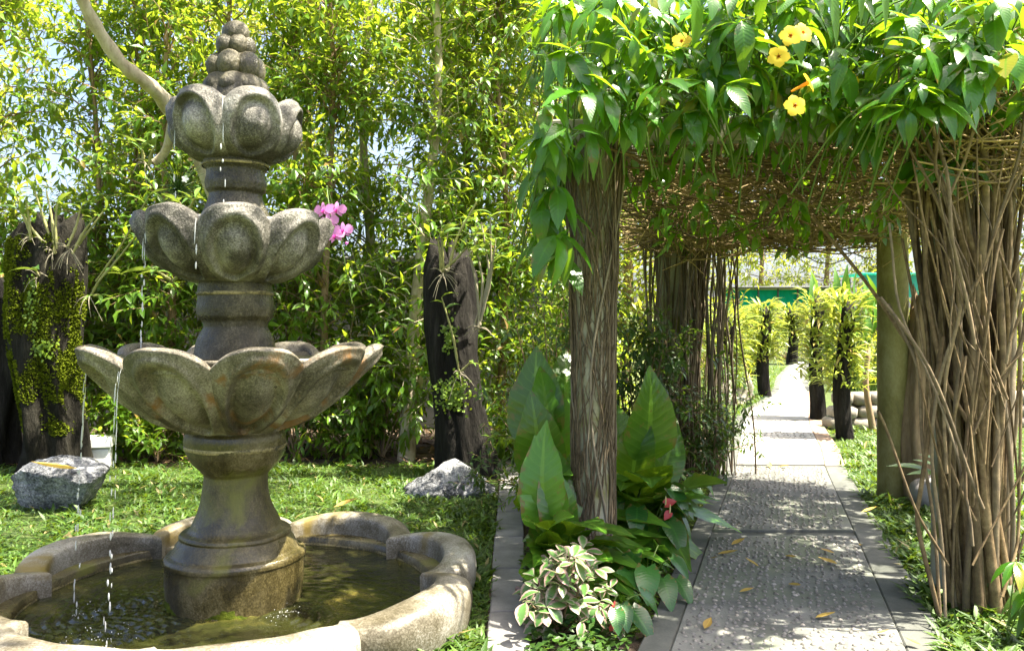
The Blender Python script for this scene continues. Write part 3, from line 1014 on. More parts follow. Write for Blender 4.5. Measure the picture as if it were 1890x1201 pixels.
# ------------------------------------------------------------------ wall behind the hedge
wall = thing('garden_wall', (-4.0, 9.9, 0), 'dark grey garden wall standing behind the leafy hedge', 'wall')
m = MB()
m.box((-4.2, 9.95, 1.0), (10.2, 0.14, 2.0), 0.01)
m.obj('wall_face', MT['wall'], wall, smooth=False)
for q in range(11):
    m = MB()
    m.box((-8.8 + q * 0.93, 9.95, 2.045), (0.915, 0.22, 0.08), 0.012)
    m.obj('coping_stone', MT['wall'], wall, smooth=False)

# ------------------------------------------------------------------ stumps and boulders
def stump_mesh(base, top, r0, r1, seed, n=64, rows=44, slant=0.1, ridges=0.16):
    base, top = np.array(base, float), np.array(top, float)
    V = []
    for i in range(rows + 1):
        t = i / rows
        c = base + (top - base) * t + np.array([math.sin(t * 5 + seed), math.cos(t * 4 + seed), 0]) * 0.035
        r = (r0 + (r1 - r0) * t + 0.16 * r0 * math.exp(-t * 9)) * (1 - 0.2 * max(0, (t - 0.92) / 0.08) ** 2)
        for j in range(n):
            a = 2 * PI * j / n
            q = Vector((math.cos(a) * 1.7 + seed, math.sin(a) * 1.7, c[2] * 0.9))
            w = 1 + ridges * mnoise.noise(q * 1.1) * 2.4 + 0.07 * mnoise.noise(q * 4.5) + 0.045 * math.sin(a * 7 + seed + t * 3) + 0.07 * mnoise.noise(Vector((math.cos(a) * 7 + seed, math.sin(a) * 7, c[2] * 1.1)))
            z = c[2] + (slant * math.cos(a - seed) * t ** 6) + ((0.22 * mnoise.noise(Vector((math.cos(a) * 3 + seed, math.sin(a) * 3, 1.0))) + 0.06 * mnoise.noise(q * 6)) * max(0, (t - 0.85) / 0.15) ** 2)
            V.append((c[0] + r * w * math.cos(a), c[1] + r * w * math.sin(a), z))
    F = []
    for i in range(rows):
        for j in range(n):
            F.append([i * n + j, i * n + (j + 1) % n, (i + 1) * n + (j + 1) % n, (i + 1) * n + j])
    o = len(V)
    V.append(tuple(np.mean(np.array(V[-n:]), 0) - np.array([0, 0, 0.05])))
    for j in range(n):
        F.append([rows * n + j, rows * n + (j + 1) % n, o, o])
    return np.array(V), np.array(F)


def stump(name, base, top, r0, r1, seed, mat, label, **kw):
    m = MB()
    m.add(*stump_mesh(base, top, r0, r1, seed, **kw))
    o = m.obj(name, mat, None, base)
    return tag(o, label, 'stump')


stump('tree_stump', (-3.93, 6.95, 0), (-3.95, 6.95, 2.12), 0.25, 0.27, 1.3, MT['mossstump'], 'broad mossy dark tree stump at the left, orchids growing on its top')
stump('tree_stump', (-4.62, 7.2, 0), (-4.6, 7.2, 1.55), 0.24, 0.2, 4.1, MT['stump'], 'dark stump at the left edge half hidden beside the mossy one')
stump('tree_stump', (-0.36, 6.75, 0), (-0.55, 6.75, 1.82), 0.235, 0.19, 2.2, MT['stump'], 'tall leaning black driftwood stump with a slanted top beside the paver strip', slant=0.14)


def moss_on(base, top, r0, r1, seed, n, zr, label, **kw):
    V, F = stump_mesh(base, top, r0, r1, seed, **kw)
    F = F[F[:, 2] != F[:, 3]]
    Q = V[F]
    cen = Q.mean(1)
    nn = nrm(np.cross(Q[:, 1] - Q[:, 0], Q[:, 3] - Q[:, 0]))
    mask = np.array([mnoise.noise(Vector((c_[0] * 4, c_[1] * 4, c_[2] * 2.2))) for c_ in cen])
    ok = np.where((nn[:, 1] < .2) & (cen[:, 2] > zr[0]) & (cen[:, 2] < zr[1]) & (mask + .25 * (cen[:, 2] - zr[0]) / (zr[1] - zr[0]) > .12))[0]
    ok = np.where((nn[:, 1] < .2) & (cen[:, 2] > zr[0] - .15) & (cen[:, 2] < zr[1]))[0]
    pk = RNG.choice(ok, n * 3)
    n = n * 3
    ab = RNG.random((n, 2, 1))
    P = Q[pk, 0] + (Q[pk, 1] - Q[pk, 0]) * ab[:, 0] + (Q[pk, 3] - Q[pk, 0]) * ab[:, 1]
    mk = np.array([mnoise.noise(Vector((c_[0] * 4, c_[1] * 4, c_[2] * 2.0))) + .5 * mnoise.noise(Vector((c_[0] * 14, c_[1] * 14, c_[2] * 8))) for c_ in P]) + RNG.normal(0, .08, n)
    sel = mk + .3 * (P[:, 2] - zr[0]) / (zr[1] - zr[0]) > .12
    P, pk = P[sel], pk[sel]
    n = len(P)
    D = nn[pk] + RNG.normal(0, .7, (n, 3))
    m = MB()
    m.scatter(leaf_t(2, .8, 'lance', .1, .2), frames(D, RNG.normal(0, 1, (n, 3)), RNG.uniform(.01, .024, n)), P)
    tag(m.obj('moss', MT['moss'], None, base), label, 'moss', kind='stuff')


moss_on((-3.93, 6.95, 0), (-3.95, 6.95, 2.12), 0.25, 0.27, 1.3, 14000, (.5, 2.0), 'velvety green moss on the face of the broad stump')


def boulder(name, c, dims, seed, label, cuts_=7, mat='granite'):
    rg = np.random.default_rng(seed)
    n, rings = 64, 40
    V = []
    pl = [(nrm(rg.normal(0, 1, 3) * np.array([1, 1, .8])), rg.uniform(.55, .85)) for _ in range(cuts_)]
    for i in range(rings + 1):
        t = PI * i / rings
        for j in range(n):
            a = 2 * PI * j / n
            v = np.array([math.sin(t) * math.cos(a), math.sin(t) * math.sin(a), math.cos(t)])
            s = 1.0
            for nn, dist in pl:
                dt = float(v @ nn)
                if dt > 1e-3:
                    s = min(s, dist / dt)
            q = Vector(v * s)
            s *= 1 + 0.10 * mnoise.noise(q * 2.4 + Vector((seed, 0, 0))) + 0.06 * mnoise.noise(q * 6) + 0.03 * mnoise.noise(q * 15)
            V.append(v * s)
    V = np.array(V) * np.array(dims) / 2
    V[:, 2] += dims[2] * 0.34
    F = []
    for i in range(rings):
        for j in range(n):
            F.append([i * n + j, (i + 1) * n + j, (i + 1) * n + (j + 1) % n, i * n + (j + 1) % n])
    m = MB()
    m.add(V + np.array(c), F)
    o = m.obj(name, MT[mat], None, c, smooth=True)
    try:
        o.data.set_sharp_from_angle(angle=math.radians(28))
    except Exception:
        pass
    return tag(o, label, 'rock')


boulder('boulder', (-3.06, 5.55, 0), (0.72, 0.5, 0.42), 5, 'grey blocky boulder lying in front of the mossy stump')


def peak_boulder():
    # a low wedge of granite with its peak right of the middle
    n, rings = 64, 36
    V = []
    for i in range(rings + 1):
        t = i / rings
        for j in range(n):
            a = 2 * PI * j / n
            r = 1 - t
            x, y = math.cos(a), math.sin(a)
            q = Vector((x * r * 2, y * r * 2, t * 2))
            w = 1 + 0.14 * mnoise.noise(q * 1.3 + Vector((3, 1, 0))) + 0.08 * mnoise.noise(q * 4) + 0.04 * mnoise.noise(q * 11) + 0.10 * math.cos(3 * a + 0.7)
            rr = min(1, 1.25 * r ** 0.8) * w
            V.append((0.33 * rr * x + 0.09 * t, 0.24 * rr * y, 0.30 * t ** 0.95 + 0.02 * mnoise.noise(q * 3) - 0.03))
    F = []
    for i in range(rings):
        for j in range(n):
            F.append([i * n + j, i * n + (j + 1) % n, (i + 1) * n + (j + 1) % n, (i + 1) * n + j])
    m = MB()
    m.add(np.array(V) + np.array([-0.51, 6.0, 0]), F)
    o = m.obj('boulder', MT['granite'], None, (-0.51, 6.0, 0))
    return tag(o, 'pale grey pyramid shaped boulder on the lawn before the black stump', 'rock')


peak_boulder()
m = MB()
m.box((-3.62, 7.12, 0.09), (0.2, 0.2, 0.18), 0.01, 0.3)
m.box((-3.62, 7.12, 0.235), (0.24, 0.24, 0.10), 0.015, 0.3)
tag(m.obj('white_block', MT['whiteblock'], None, (-3.62, 7.12, 0), smooth=False), 'small white capped block standing behind the grey boulder', 'block')


# ------------------------------------------------------------------ trees
def twig_leaves(P0, D, L, n, llen, droop=0.25, out=0.85, up=0.9):
    """leaves set spirally along k twigs"""
    k = len(P0)
    ref = RNG.normal(0, 1, (k, 3))
    A = nrm(np.cross(D, ref))
    B = np.cross(D, A)
    phi0 = RNG.uniform(0, 2 * PI, k)
    Ms, Ps = [], []
    for j in range(n):
        t = (j + 0.6) / n
        phi = phi0 + j * 2.4
        perp = np.cos(phi)[:, None] * A + np.sin(phi)[:, None] * B
        d = D * (0.45 + 0.5 * t) + perp * out * (1.1 - 0.5 * t)
        d[:, 2] -= droop
        d = nrm(d + RNG.normal(0, .12, (k, 3)))
        nn = np.tile([0, 0, up], (k, 1)) + D * 0.5 + RNG.normal(0, .25, (k, 3))
        Ms.append(frames(d, nn, llen * RNG.uniform(.65, 1.15, k)))
        Ps.append(P0 + D * (L * t)[:, None])
    return np.concatenate(Ms), np.concatenate(Ps)


def clump_twigs(C, R, per, length):
    """twigs around clump centres"""
    k = len(C)
    C2 = np.repeat(C, per, 0)
    R2 = np.repeat(R, per)
    dirs = nrm(RNG.normal(0, 1, (k * per, 3)))
    P0 = C2 + dirs * (R2 * RNG.uniform(.1, .75, k * per))[:, None]
    D = nrm(dirs + np.array([0, 0, 0.25]) + RNG.normal(0, .3, (k * per, 3)))
    L = length * RNG.uniform(.6, 1.2, k * per)
    return P0, D, L


HL = leaf_t(2, 0.34, 'lance', 0.3, 0.3)
HLH = leaf_t(5, 0.34, 'lance', 0.3, 0.3)


def bent(a, b, n, amp, seed):
    rg = np.random.default_rng(seed)
    t = np.linspace(0, 1, n)
    w = np.stack([np.sin(t * rg.uniform(3, 8) + rg.uniform(0, 6)) * t for _ in range(3)], -1) * amp
    w -= t[:, None] * w[-1]
    return np.array(a)[None] * (1 - t)[:, None] + np.array(b)[None] * t[:, None] + w


def tree(name, base, top, r0, label, cat='tree', group=None, clumps=40, spread=0.6, zlow=0.5, crad=(.22, .38), per=8, nl=8, llen=.105, n_parts=80, mat='hedge', bark='trunk', skip=None, T=None, hero=None, extra_trunks=(), zhigh=None, branch_r=1.0, flat=1.0, droop=0.25):
    root = thing(name, (base[0], base[1], 0), label, cat, group)
    tp = bent(base, top, 12, 0.10, int(abs(base[0] * 100)) + 3)
    m = MB()
    rad = np.linspace(r0, r0 * 0.35, 12)
    rad[0] *= 1.25
    m.tubes(tp[None], rad[None], 9)
    trunks = [tp]
    for (b2, t2, rr) in extra_trunks:
        tp2 = bent(b2, t2, 12, 0.08, int(abs(t2[0] * 100)) + 5)
        m.tubes(tp2[None], np.linspace(rr, rr * .4, 12)[None], 8)
        trunks.append(tp2)
    m.obj('trunk', MT[bark], root)
    C = []
    zt = top[2] if zhigh is None else zhigh
    tries = 0
    while len(C) < clumps and tries < clumps * 20:
        tries += 1
        z = RNG.uniform(zlow, zt)
        tr = trunks[RNG.integers(len(trunks))]
        c0 = np.array([np.interp(z, tr[:, 2], tr[:, i]) for i in range(3)])
        a = RNG.uniform(0, 2 * PI)
        r = spread * math.sqrt(RNG.random()) * (0.75 + 0.25 * math.sin(z * 2 + base[0]))
        c = c0 + np.array([math.cos(a) * r, math.sin(a) * r * flat, 0])
        c[2] = z
        if skip is not None and skip(c):
            continue
        C.append(c)
    C = np.array(C)
    R = RNG.uniform(crad[0], crad[1], len(C))
    bp = []
    for c in C:
        tr = trunks[int(np.argmin([abs(t[:, 0] - c[0]).min() for t in trunks]))]
        zb = max(tr[0, 2] + 0.1, min(tr[-1, 2], c[2] - 0.25))
        s = np.array([np.interp(zb, tr[:, 2], tr[:, i]) for i in range(3)])
        t = np.linspace(0, 1, 6)[:, None]
        p = s * (1 - t) + c * t
        p[:, 2] += 0.07 * np.sin(t[:, 0] * PI)
        bp.append(p + RNG.normal(0, .012, p.shape))
    m = MB()
    m.tubes(np.array(bp), np.linspace(0.011, 0.004, 6)[None] * branch_r, 4)
    P0, D, L = clump_twigs(C, R, per, 0.26 * llen / 0.105)
    t = np.linspace(0, 1, 3)[None, :, None]
    m.tubes(P0[:, None] + D[:, None] * L[:, None, None] * t, np.array([[.0028, .002, .0012]]) * branch_r * 1.2, 3)
    stuff(m.obj('branches', MT[bark], root))
    M, P = twig_leaves(P0, D, L, nl, llen, droop)
    foliage(root, HL if T is None else T, MT[mat], M, P, n_parts, HLH if hero is None else hero)
    return root


def px_of(c):
    return 945 + c[0] / c[1] * 1500, 600 - (c[2] - EYE) / c[1] * 1500


GAPS = [(618, 262, 46), (688, 282, 34), (250, 235, 40), (60, 110, 34), (410, 90, 46), (150, 205, 28)]


def hedge_skip(c):
    x, y = px_of(c)
    for gx, gy, gr in GAPS:
        if (x - gx) ** 2 + (y - gy) ** 2 < gr ** 2:
            return True
    # the stems stay bare near the ground between the low sprigs
    if c[2] > 2.6 and RNG.random() < 0.3:
        return True
    if y > 690 and RNG.random() < 0.55:
        return True
    # keep the crown behind stumps and out of the fountain court
    return c[1] < 7.15


HG = 'slender trees of the hedge behind the fountain'
hedge_spec = [
    (-30, 7.9, 0, 40, 'slender hedge tree at the far left edge behind the small dark stump', 4.9),
    (150, 8.0, 165, 130, 'thin stemmed hedge tree rising directly behind the mossy stump', 4.8),
    (235, 8.3, 150, 180, 'twin stemmed hedge tree just right of the mossy stump', 4.9),
    (315, 7.8, 330, 330, 'hedge tree left of the fountain column with a bare lower stem', 4.9),
    (430, 8.4, 430, 460, 'hedge tree hidden mostly behind the middle of the fountain', 4.9),
    (520, 8.2, 560, 540, 'hedge tree just right of the fountain finial', 5.0),
    (600, 7.7, 600, 610, 'upright brown stemmed hedge tree behind the pink orchid', 5.0),
    (690, 8.3, 690, 700, 'hedge tree between the pink orchid and the leaning pale trunk', 4.9),
    (750, 7.5, 800, 820, 'hedge tree with a thick pale trunk leaning beside the black stump', 5.0),
    (855, 8.3, 850, 850, 'hedge tree directly behind the black driftwood stump', 4.9),
    (925, 8.0, 930, 940, 'hedge tree at the end of the paver strip', 4.9),
    (1030, 8.3, 1020, 1010, 'hedge tree seen left of the root covered pergola post', 4.8),
]
for q, (bx, d, tx, tx2, lab, h) in enumerate(hedge_spec):
    b = at(bx, 600, d)
    b[2] = 0
    tp = at(tx, 600, d + 0.1)
    tp[2] = h
    ex = []
    if 'twin' in lab or 'thin stemmed' in lab:
        ex = [((b[0] + 0.14, b[1] + 0.05, 0), (tp[0] + 0.5, tp[1] + .1, h - .3), 0.03)]
    r0 = 0.07 if 'pale trunk' in lab else (0.045 if 'thin' not in lab else 0.03)
    tree('hedge_tree', b, tp, r0, lab, 'tree', HG, clumps=74, spread=0.66, zlow=0.45, zhigh=h + 0.1, per=8, nl=8, llen=.135, n_parts=100, skip=hedge_skip, extra_trunks=ex, bark='palebark' if 'pale trunk' in lab else 'trunk', flat=0.8)

LOWS = [(205, 7.45, .55, 'low leafy sprig beside the white capped block'), (290, 7.4, .6, 'low leafy shrub under the hedge left of the pedestal'), (545, 7.5, .7, 'low leafy shrub under the hedge right of the pedestal'), (650, 7.5, .75, 'low leafy shrub under the hedge below the pink orchid'), (705, 7.6, .8, 'low leafy shrub just left of the leaning pale trunk'), (420, 7.8, .8, 'low leafy shrub hidden behind the pedestal'), (915, 7.4, .5, 'low leafy shrub right of the black stump')]
SL = leaf_t(2, 0.32, 'lance', 0.3, 0.3)
SLH = leaf_t(5, 0.32, 'lance', 0.3, 0.3)


def shrub(base, h, w, n, llen, label, mat='shrub', n_parts=40, nl=7, per=7, name='shrub', zl=.12, crad=(.10, .2)):
    base = np.array([base[0], base[1], 0.0])
    root = thing(name, base, label, 'shrub')
    C = np.stack([base[0] + RNG.normal(0, .42, n) * w, base[1] + RNG.normal(0, .4, n) * w, RNG.uniform(zl, h, n)], -1)
    P0, D, L = clump_twigs(C, RNG.uniform(*crad, n), per, llen * 1.8)
    m = MB()
    t = np.linspace(0, 1, 6)[None, :, None]
    m.tubes(base + (C - base)[:, None] * t + np.sin(t * PI) * np.array([0, 0, .05]), np.linspace(.008, .003, 6)[None], 4)
    t = np.linspace(0, 1, 3)[None, :, None]
    m.tubes(P0[:, None] + D[:, None] * L[:, None, None] * t, np.array([[.002, .0015, .001]]), 3)
    stuff(m.obj('branches', MT['trunk'], root))
    M, P = twig_leaves(P0, D, L, nl, llen)
    foliage(root, SL, MT[mat], M, P, n_parts, SLH)
    return root


for px, d, h, lab in LOWS:
    b = at(px, 600, d)
    shrub((b[0], b[1]), h, .36, 16, .12, lab, mat='hedge', n_parts=50, crad=(.1, .2))

# the tall grey limbed tree whose limb crosses the upper left, its crown shading the court from above
lt = thing('grey_limbed_tree', (-1.75, 6.3, 0), 'pale barked tree with a thick bent limb crossing the upper left', 'tree')
limb = np.array([at(440, 900, 6.3), at(436, 600, 6.2), at(415, 380, 6.1), at(360, 270, 5.9), at(318, 205, 5.7), at(290, 168, 5.55), at(262, 146, 5.4), at(225, 120, 5.3), at(190, 70, 5.2), at(160, 20, 5.1), at(135, -40, 5.0), at(110, -120, 4.9)])
limb[0, 2] = 0
tt = np.linspace(0, 1, len(limb))
ti = np.linspace(0, 1, 40)
limbf = np.stack([np.interp(ti, tt, limb[:, i]) for i in range(3)], -1)
for _ in range(2):
    limbf[1:-1] = 0.25 * limbf[:-2] + 0.5 * limbf[1:-1] + 0.25 * limbf[2:]
m = MB()
m.tubes(limbf[None], np.interp(ti, [0, .3, .5, 1], [.085, .065, .047, .034])[None] * (1 + 0.10 * np.sin(np.arange(40) * 1.7))[None], 12)
m.obj('trunk', MT['palebark'], lt)
m = MB()
b1 = np.array([at(300, 335, 5.95), at(285, 300, 5.9), at(270, 285, 5.85)])
m.tubes(np.array([bent(limbf[14], b1[1], 8, .04, 3)]), np.linspace(.035, .028, 8)[None], 8)
m.obj('branch_stub', MT['palebark'], lt)
C = []
while len(C) < 74:
    c = np.array([RNG.uniform(-4.2, 1.1), RNG.uniform(2.6, 6.9), RNG.uniform(4.1, 5.6)])
    if EYE + 0.43 * c[1] + 0.25 < c[2]:
        C.append(c)
C = np.array(C)
top_p = limbf[-1]
bp = []
for c in C:
    t = np.linspace(0, 1, 7)[:, None]
    p = top_p * (1 - t) + c * t
    p[:, 2] += 0.15 * np.sin(t[:, 0] * PI)
    bp.append(p)
P0, D, L = clump_twigs(C, RNG.uniform(.25, .4, len(C)), 9, .3)
m = MB()
m.tubes(np.array(bp), np.linspace(.022, .006, 7)[None], 5)
m.obj('branches', MT['palebark'], lt)
M, P = twig_leaves(P0, D, L, 7, .14)
foliage(lt, HL, MT['hedge'], M, P, 0)

# large trees beyond the wall and around the far garden
FL = leaf_t(2, 0.36, 'lance', 0.3, 0.3)
far_spec = [
    (-90, 14.0, 7.0, 1.9, 'broad yellow green tree beyond the wall at the far left'),
    (330, 14.5, 7.0, 1.9, 'broad yellow green tree beyond the wall left of the fountain finial'),
    (560, 16.0, 7.4, 1.8, 'yellow green tree beyond the wall right of the fountain finial'),
    (800, 14.0, 7.2, 1.9, 'sunlit tree beyond the wall above the black stump'),
    (985, 13.0, 6.6, 1.6, 'sunlit tree beyond the left side of the pergola'),
]
for bx, d, h, sp, lab in far_spec:
    b = at(bx, 600, d)
    b[2] = 0
    tree('background_tree', b, (b[0] + 0.2, b[1], h), 0.14, lab, 'tree', 'trees beyond the garden wall', clumps=70, spread=sp, zlow=1.6, zhigh=h + .3, crad=(.4, .7), per=9, nl=7, llen=.2, n_parts=0, mat='far', T=FL, branch_r=2.0, flat=0.7)

# ------------------------------------------------------------------ plants on and around the stumps
STRAP = leaf_t(6, 0.2, 'lance', 0.35, 0.45)
STRAPL = leaf_t(3, 0.16, 'lance', 0.35, 0.5)
STRAPM = tmesh('leaf', STRAP, MT['olive'])
ORCHL = leaf_t(6, 0.3, 'obov', 0.3, 0.3)
ORCHM = tmesh('leaf', ORCHL, MT['olive'])


def curve3(pts, n=10):
    P = np.array(pts, float)
    t = np.linspace(0, 1, len(P))
    ti = np.linspace(0, 1, n)
    out = np.stack([np.interp(ti, t, P[:, i]) for i in range(3)], -1)
    for _ in range(2):
        out[1:-1] = 0.25 * out[:-2] + 0.5 * out[1:-1] + 0.25 * out[2:]
    return out


def cane_orchid(base, canes, label, n_leaf=4, llen=0.2, r=0.011, roots=8, cane_mat='cane', group=None):
    """orchid : a fan of jointed canes with strap leaves near the tips and roots gripping the wood"""
    base = np.array(base, float)
    root = thing('orchid_plant', base, label, 'orchid', group)
    for tip, bend in canes:
        tip = np.array(tip, float)
        mid = (base + tip) / 2 + np.array(bend)
        pth = curve3([base + RNG.normal(0, .02, 3), mid, tip], 14)
        rr = r * (1 + 0.22 * np.cos(np.arange(14) * 2.2)) * np.interp(np.arange(14), [0, 4, 13], [.8, 1.1, .55])
        MB().tubes(pth[None], rr[None], 7).obj('cane', MT[cane_mat], root)
        d = nrm(pth[-1] - pth[-4])
        n = n_leaf
        if n:
            side = RNG.normal(0, 1, (n, 3))
            side[:, 2] = np.abs(side[:, 2]) * .3
            Dn = nrm(d * 0.5 + nrm(side) * 0.9)
            Mx = frames(Dn, np.tile([0, 0, 1.0], (n, 1)) + RNG.normal(0, .3, (n, 3)), llen * RNG.uniform(.7, 1.1, n))
            idx = np.clip(13 - np.arange(n), 6, 13)
            pieces('leaf', STRAPM if llen > .15 else ORCHM, Mx, pth[idx], root)
    if roots:
        pr = []
        for q in range(roots):
            a = RNG.uniform(0, 2 * PI)
            e = base + np.array([math.cos(a) * .12, -0.02 - abs(math.sin(a)) * .05, RNG.uniform(-.22, .05)])
            pr.append(curve3([base, (base + e) / 2 + np.array([0, -.03, .03]), e], 7))
        MB().tubes(np.array(pr), np.linspace(.004, .0018, 7)[None], 4).obj('roots', MT['paleroot'], root)
    return root


sx = lambda px, py, d: at(px, py, d)
# left stump top
cane_orchid(sx(100, 465, 6.72), [(sx(62, 345, 6.7), (0, 0, 0)), (sx(85, 350, 6.75), (.02, 0, 0)), (sx(35, 385, 6.6), (-.03, 0, 0)), (sx(105, 375, 6.7), (.0, 0, 0))], 'upright orchid with grey canes on top of the mossy stump', 3, .2, roots=14)
cane_orchid(sx(130, 460, 6.70), [(sx(175, 400, 6.65), (0, 0, 0)), (sx(195, 385, 6.7), (0, 0, -.02)), (sx(150, 380, 6.7), (0, 0, 0))], 'orchid with slanting canes at the right of the mossy stump top', 3, .18, roots=12)
cane_orchid(sx(60, 440, 6.68), [(sx(30, 360, 6.6), (0, 0, 0)), (sx(48, 370, 6.6), (0, 0, 0))], 'small orchid with short canes at the left of the mossy stump top', 3, .18, roots=8)
cane_orchid(sx(72, 510, 6.64), [(sx(68, 500, 6.62), (0, 0, 0))], 'flat leaved orchid clinging to the moss of the broad stump', 2, .28, roots=6)
cane_orchid(sx(165, 545, 6.66), [(sx(195, 500, 6.6), (0, 0, .0)), (sx(180, 545, 6.6), (0, 0, 0))], 'orchid leaning out from the right side of the mossy stump', 3, .24, roots=4)
# thin long cane crossing between stump and fountain
cane_orchid(sx(175, 520, 6.55), [(sx(275, 360, 6.3), (.0, 0, -.05)), (sx(262, 420, 6.3), (0, 0, -.03))], 'long thin orchid cane arching between the mossy stump and the fountain', 3, .17, r=.008, roots=0)
# right stump
cane_orchid(sx(818, 505, 6.55), [(sx(880, 372, 6.5), (-.03, 0, .0)), (sx(808, 440, 6.5), (0, 0, 0)), (sx(815, 420, 6.5), (0, 0, 0)), (sx(862, 455, 6.5), (0, 0, 0))], 'orchid with a thick pale cane on top of the black stump', 4, .2, r=.012, roots=14)
cane_orchid(sx(885, 605, 6.5), [(sx(872, 430, 6.45), (.06, 0, 0)), (sx(888, 410, 6.45), (.08, 0, 0)), (sx(905, 400, 6.4), (.05, 0, 0)), (sx(915, 440, 6.4), (.02, 0, 0)), (sx(860, 440, 6.45), (.03, 0, 0))], 'orchid with long white canes along the right side of the black stump', 5, .24, r=.011, roots=6, cane_mat='paleroot')
cane_orchid(sx(848, 688, 6.5), [(sx(815, 548, 6.45), (.02, 0, 0)), (sx(868, 668, 6.42), (0, 0, 0))], 'orchid with one slanting cane midway up the black stump', 3, .16, r=.010, roots=8)

# creeping figs on the stumps : tiny round leaves, too many to count
CR = leaf_t(2, 0.9, 'ovate', 0.1, 0.2)


def creeper(c, w, h, n, label, d0, lean=0.0):
    t = RNG.normal(0, .42, (n, 2))
    P = np.stack([c[0] + t[:, 0] * w + lean * t[:, 1], np.full(n, d0) - RNG.uniform(0, .05, n), c[2] + t[:, 1] * h], -1)
    D = np.stack([RNG.normal(0, .6, n), RNG.normal(-.3, .3, n), RNG.normal(-.3, .6, n)], -1)
    N = np.stack([RNG.normal(0, .3, n), np.full(n, -1.0), RNG.uniform(.1, .8, n)], -1)
    M = frames(D, N, RNG.uniform(.018, .036, n))
    m = MB()
    m.scatter(CR, M, P)
    tag(m.obj('creeping_plant', MT['creep'], None, c), label, 'creeper', kind='stuff')


creeper(sx(838, 725, 6.5), .15, .17, 420, 'bright green small leaved creeper hanging on the black stump', 6.50)
creeper(sx(830, 620, 6.55), .07, .16, 120, 'sparse creeper trailing on the middle of the black stump', 6.53)
creeper(sx(85, 640, 6.7), .10, .10, 170, 'small leaved creeper tuft on the face of the mossy stump', 6.67)
creeper(sx(70, 560, 6.7), .07, .26, 150, 'thin creeper trailing down the moss of the broad stump', 6.66)

# pink moth orchid
po = thing('pink_orchid', sx(640, 520, 6.3), 'arching spray of five pink moth orchid flowers beside the middle bowl', 'orchid')
st = curve3([sx(650, 560, 6.35), sx(625, 420, 6.3), sx(602, 335, 6.2), sx(606, 370, 6.1), sx(616, 430, 6.02)], 24)
MB().tubes(st[None], np.full((1, 24), .004), 5).obj('flower_stem', MT['greenstem'], po)
PET = leaf_t(5, 0.95, 'obov', 0.05, 0.15)
SEP = leaf_t(4, 0.5, 'lance', 0.05, 0.15)
pet_me = tmesh('petal', PET, MT['pinkpetal'])
sep_me = tmesh('sepal', SEP, MT['pinkpetal'])
lip_me = tmesh('lip', leaf_t(4, 0.7, 'heart', 0.7, 0.5), MT['magenta'])
for (px, py, dd_) in ((597, 387, 6.02), (621, 386, 5.98), (607, 408, 5.98), (633, 424, 5.96), (618, 434, 5.94)):
    c = sx(px, py, dd_)
    fl = bpy.data.objects.new('flower', None)
    fl.parent = po
    fl.location = Vector(c) - po.location
    COL.objects.link(fl)
    tw = RNG.uniform(-.25, .25)
    nrmv = np.array([RNG.uniform(-.3, .3), -1, RNG.uniform(.0, .3)])
    def rad_(ang, L, me_, nm):
        D = np.array([[math.cos(ang + tw), 0.1, math.sin(ang + tw)]])
        pieces(nm, me_, frames(D, nrmv[None], np.array([L])), c[None], fl)
    for a_ in (0.15, PI - 0.15):
        rad_(a_, .080, pet_me, 'petal')
    for a_ in (PI / 2, -PI / 2 - .75, -PI / 2 + .75):
        rad_(a_, .066, sep_me, 'sepal')
    D = np.array([[0, -.5, -.9]])
    pieces('lip', lip_me, frames(D, np.array([[0, -1, .3]]), np.array([.034])), c[None] + np.array([[0, -.012, 0]]), fl)
b_ = sx(640, 448, 5.93)
m = MB()
m.scatter(SPH, np.eye(3)[None] * .012, b_[None])
m.obj('bud', MT['pinkpetal'], po)

# needle leaved tuft with one white flower on the grey limb tree
tf = thing('needle_tuft', sx(330, 350, 5.7), 'dark needle leaved tuft with a small white flower left of the upper stem', 'plant')
n = 150
a = RNG.uniform(0, 2 * PI, n)
tip = np.stack([np.cos(a) * .22 * RNG.uniform(.2, 1, n), np.sin(a) * .16, RNG.uniform(-.12, .3, n)], -1)
o_ = sx(330, 350, 5.7)
t = np.linspace(0, 1, 5)[None, :, None]
pp = o_ + tip[:, None] * t
pp[:, :, 2] -= .06 * t[:, :, 0] ** 2
m = MB()
m.tubes(pp, np.linspace(.003, .001, 5)[None], 3)
stuff(m.obj('needles', MT['shrub'], tf))
wf = sx(342, 330, 5.5)
wp = tmesh('petal', leaf_t(3, .7, 'obov', .1, .1), MT['whitepetal'])
aa_ = np.arange(5) * 2 * PI / 5
pieces('petal', wp, frames(np.stack([np.cos(aa_), 0 * aa_ - .2, np.sin(aa_)], -1), np.tile([0, -1, .2], (5, 1)), np.full(5, .028)), np.tile(wf, (5, 1)), tf)
cane_orchid(sx(268, 300, 5.85), [(sx(262, 275, 5.8), (0, 0, 0)), (sx(288, 268, 5.75), (0, 0, 0))], 'broad leaved orchid perched on the stub of the grey limb', 3, .26, roots=5)
cane_orchid(sx(345, 395, 5.4), [(sx(330, 372, 5.3), (0, 0, 0)), (sx(360, 365, 5.3), (0, 0, 0))], 'small bright leaved orchid at the left of the middle bowl rim', 4, .15, roots=0)
cane_orchid(sx(320, 520, 5.6), [(sx(290, 500, 5.5), (0, 0, 0)), (sx(330, 505, 5.5), (0, 0, 0))], 'dark broad leaved orchid below the left of the middle bowl', 3, .27, roots=0)

# ------------------------------------------------------------------ pergola
perg = thing('pergola', (1.4, 5.2, 0), 'old timber and concrete pergola over the path, smothered by vines', 'pergola')
PFL, PFR, PRL, PRR = (0.40, 3.98), (2.06, 3.78), (1.40, 6.95), (2.74, 5.85)


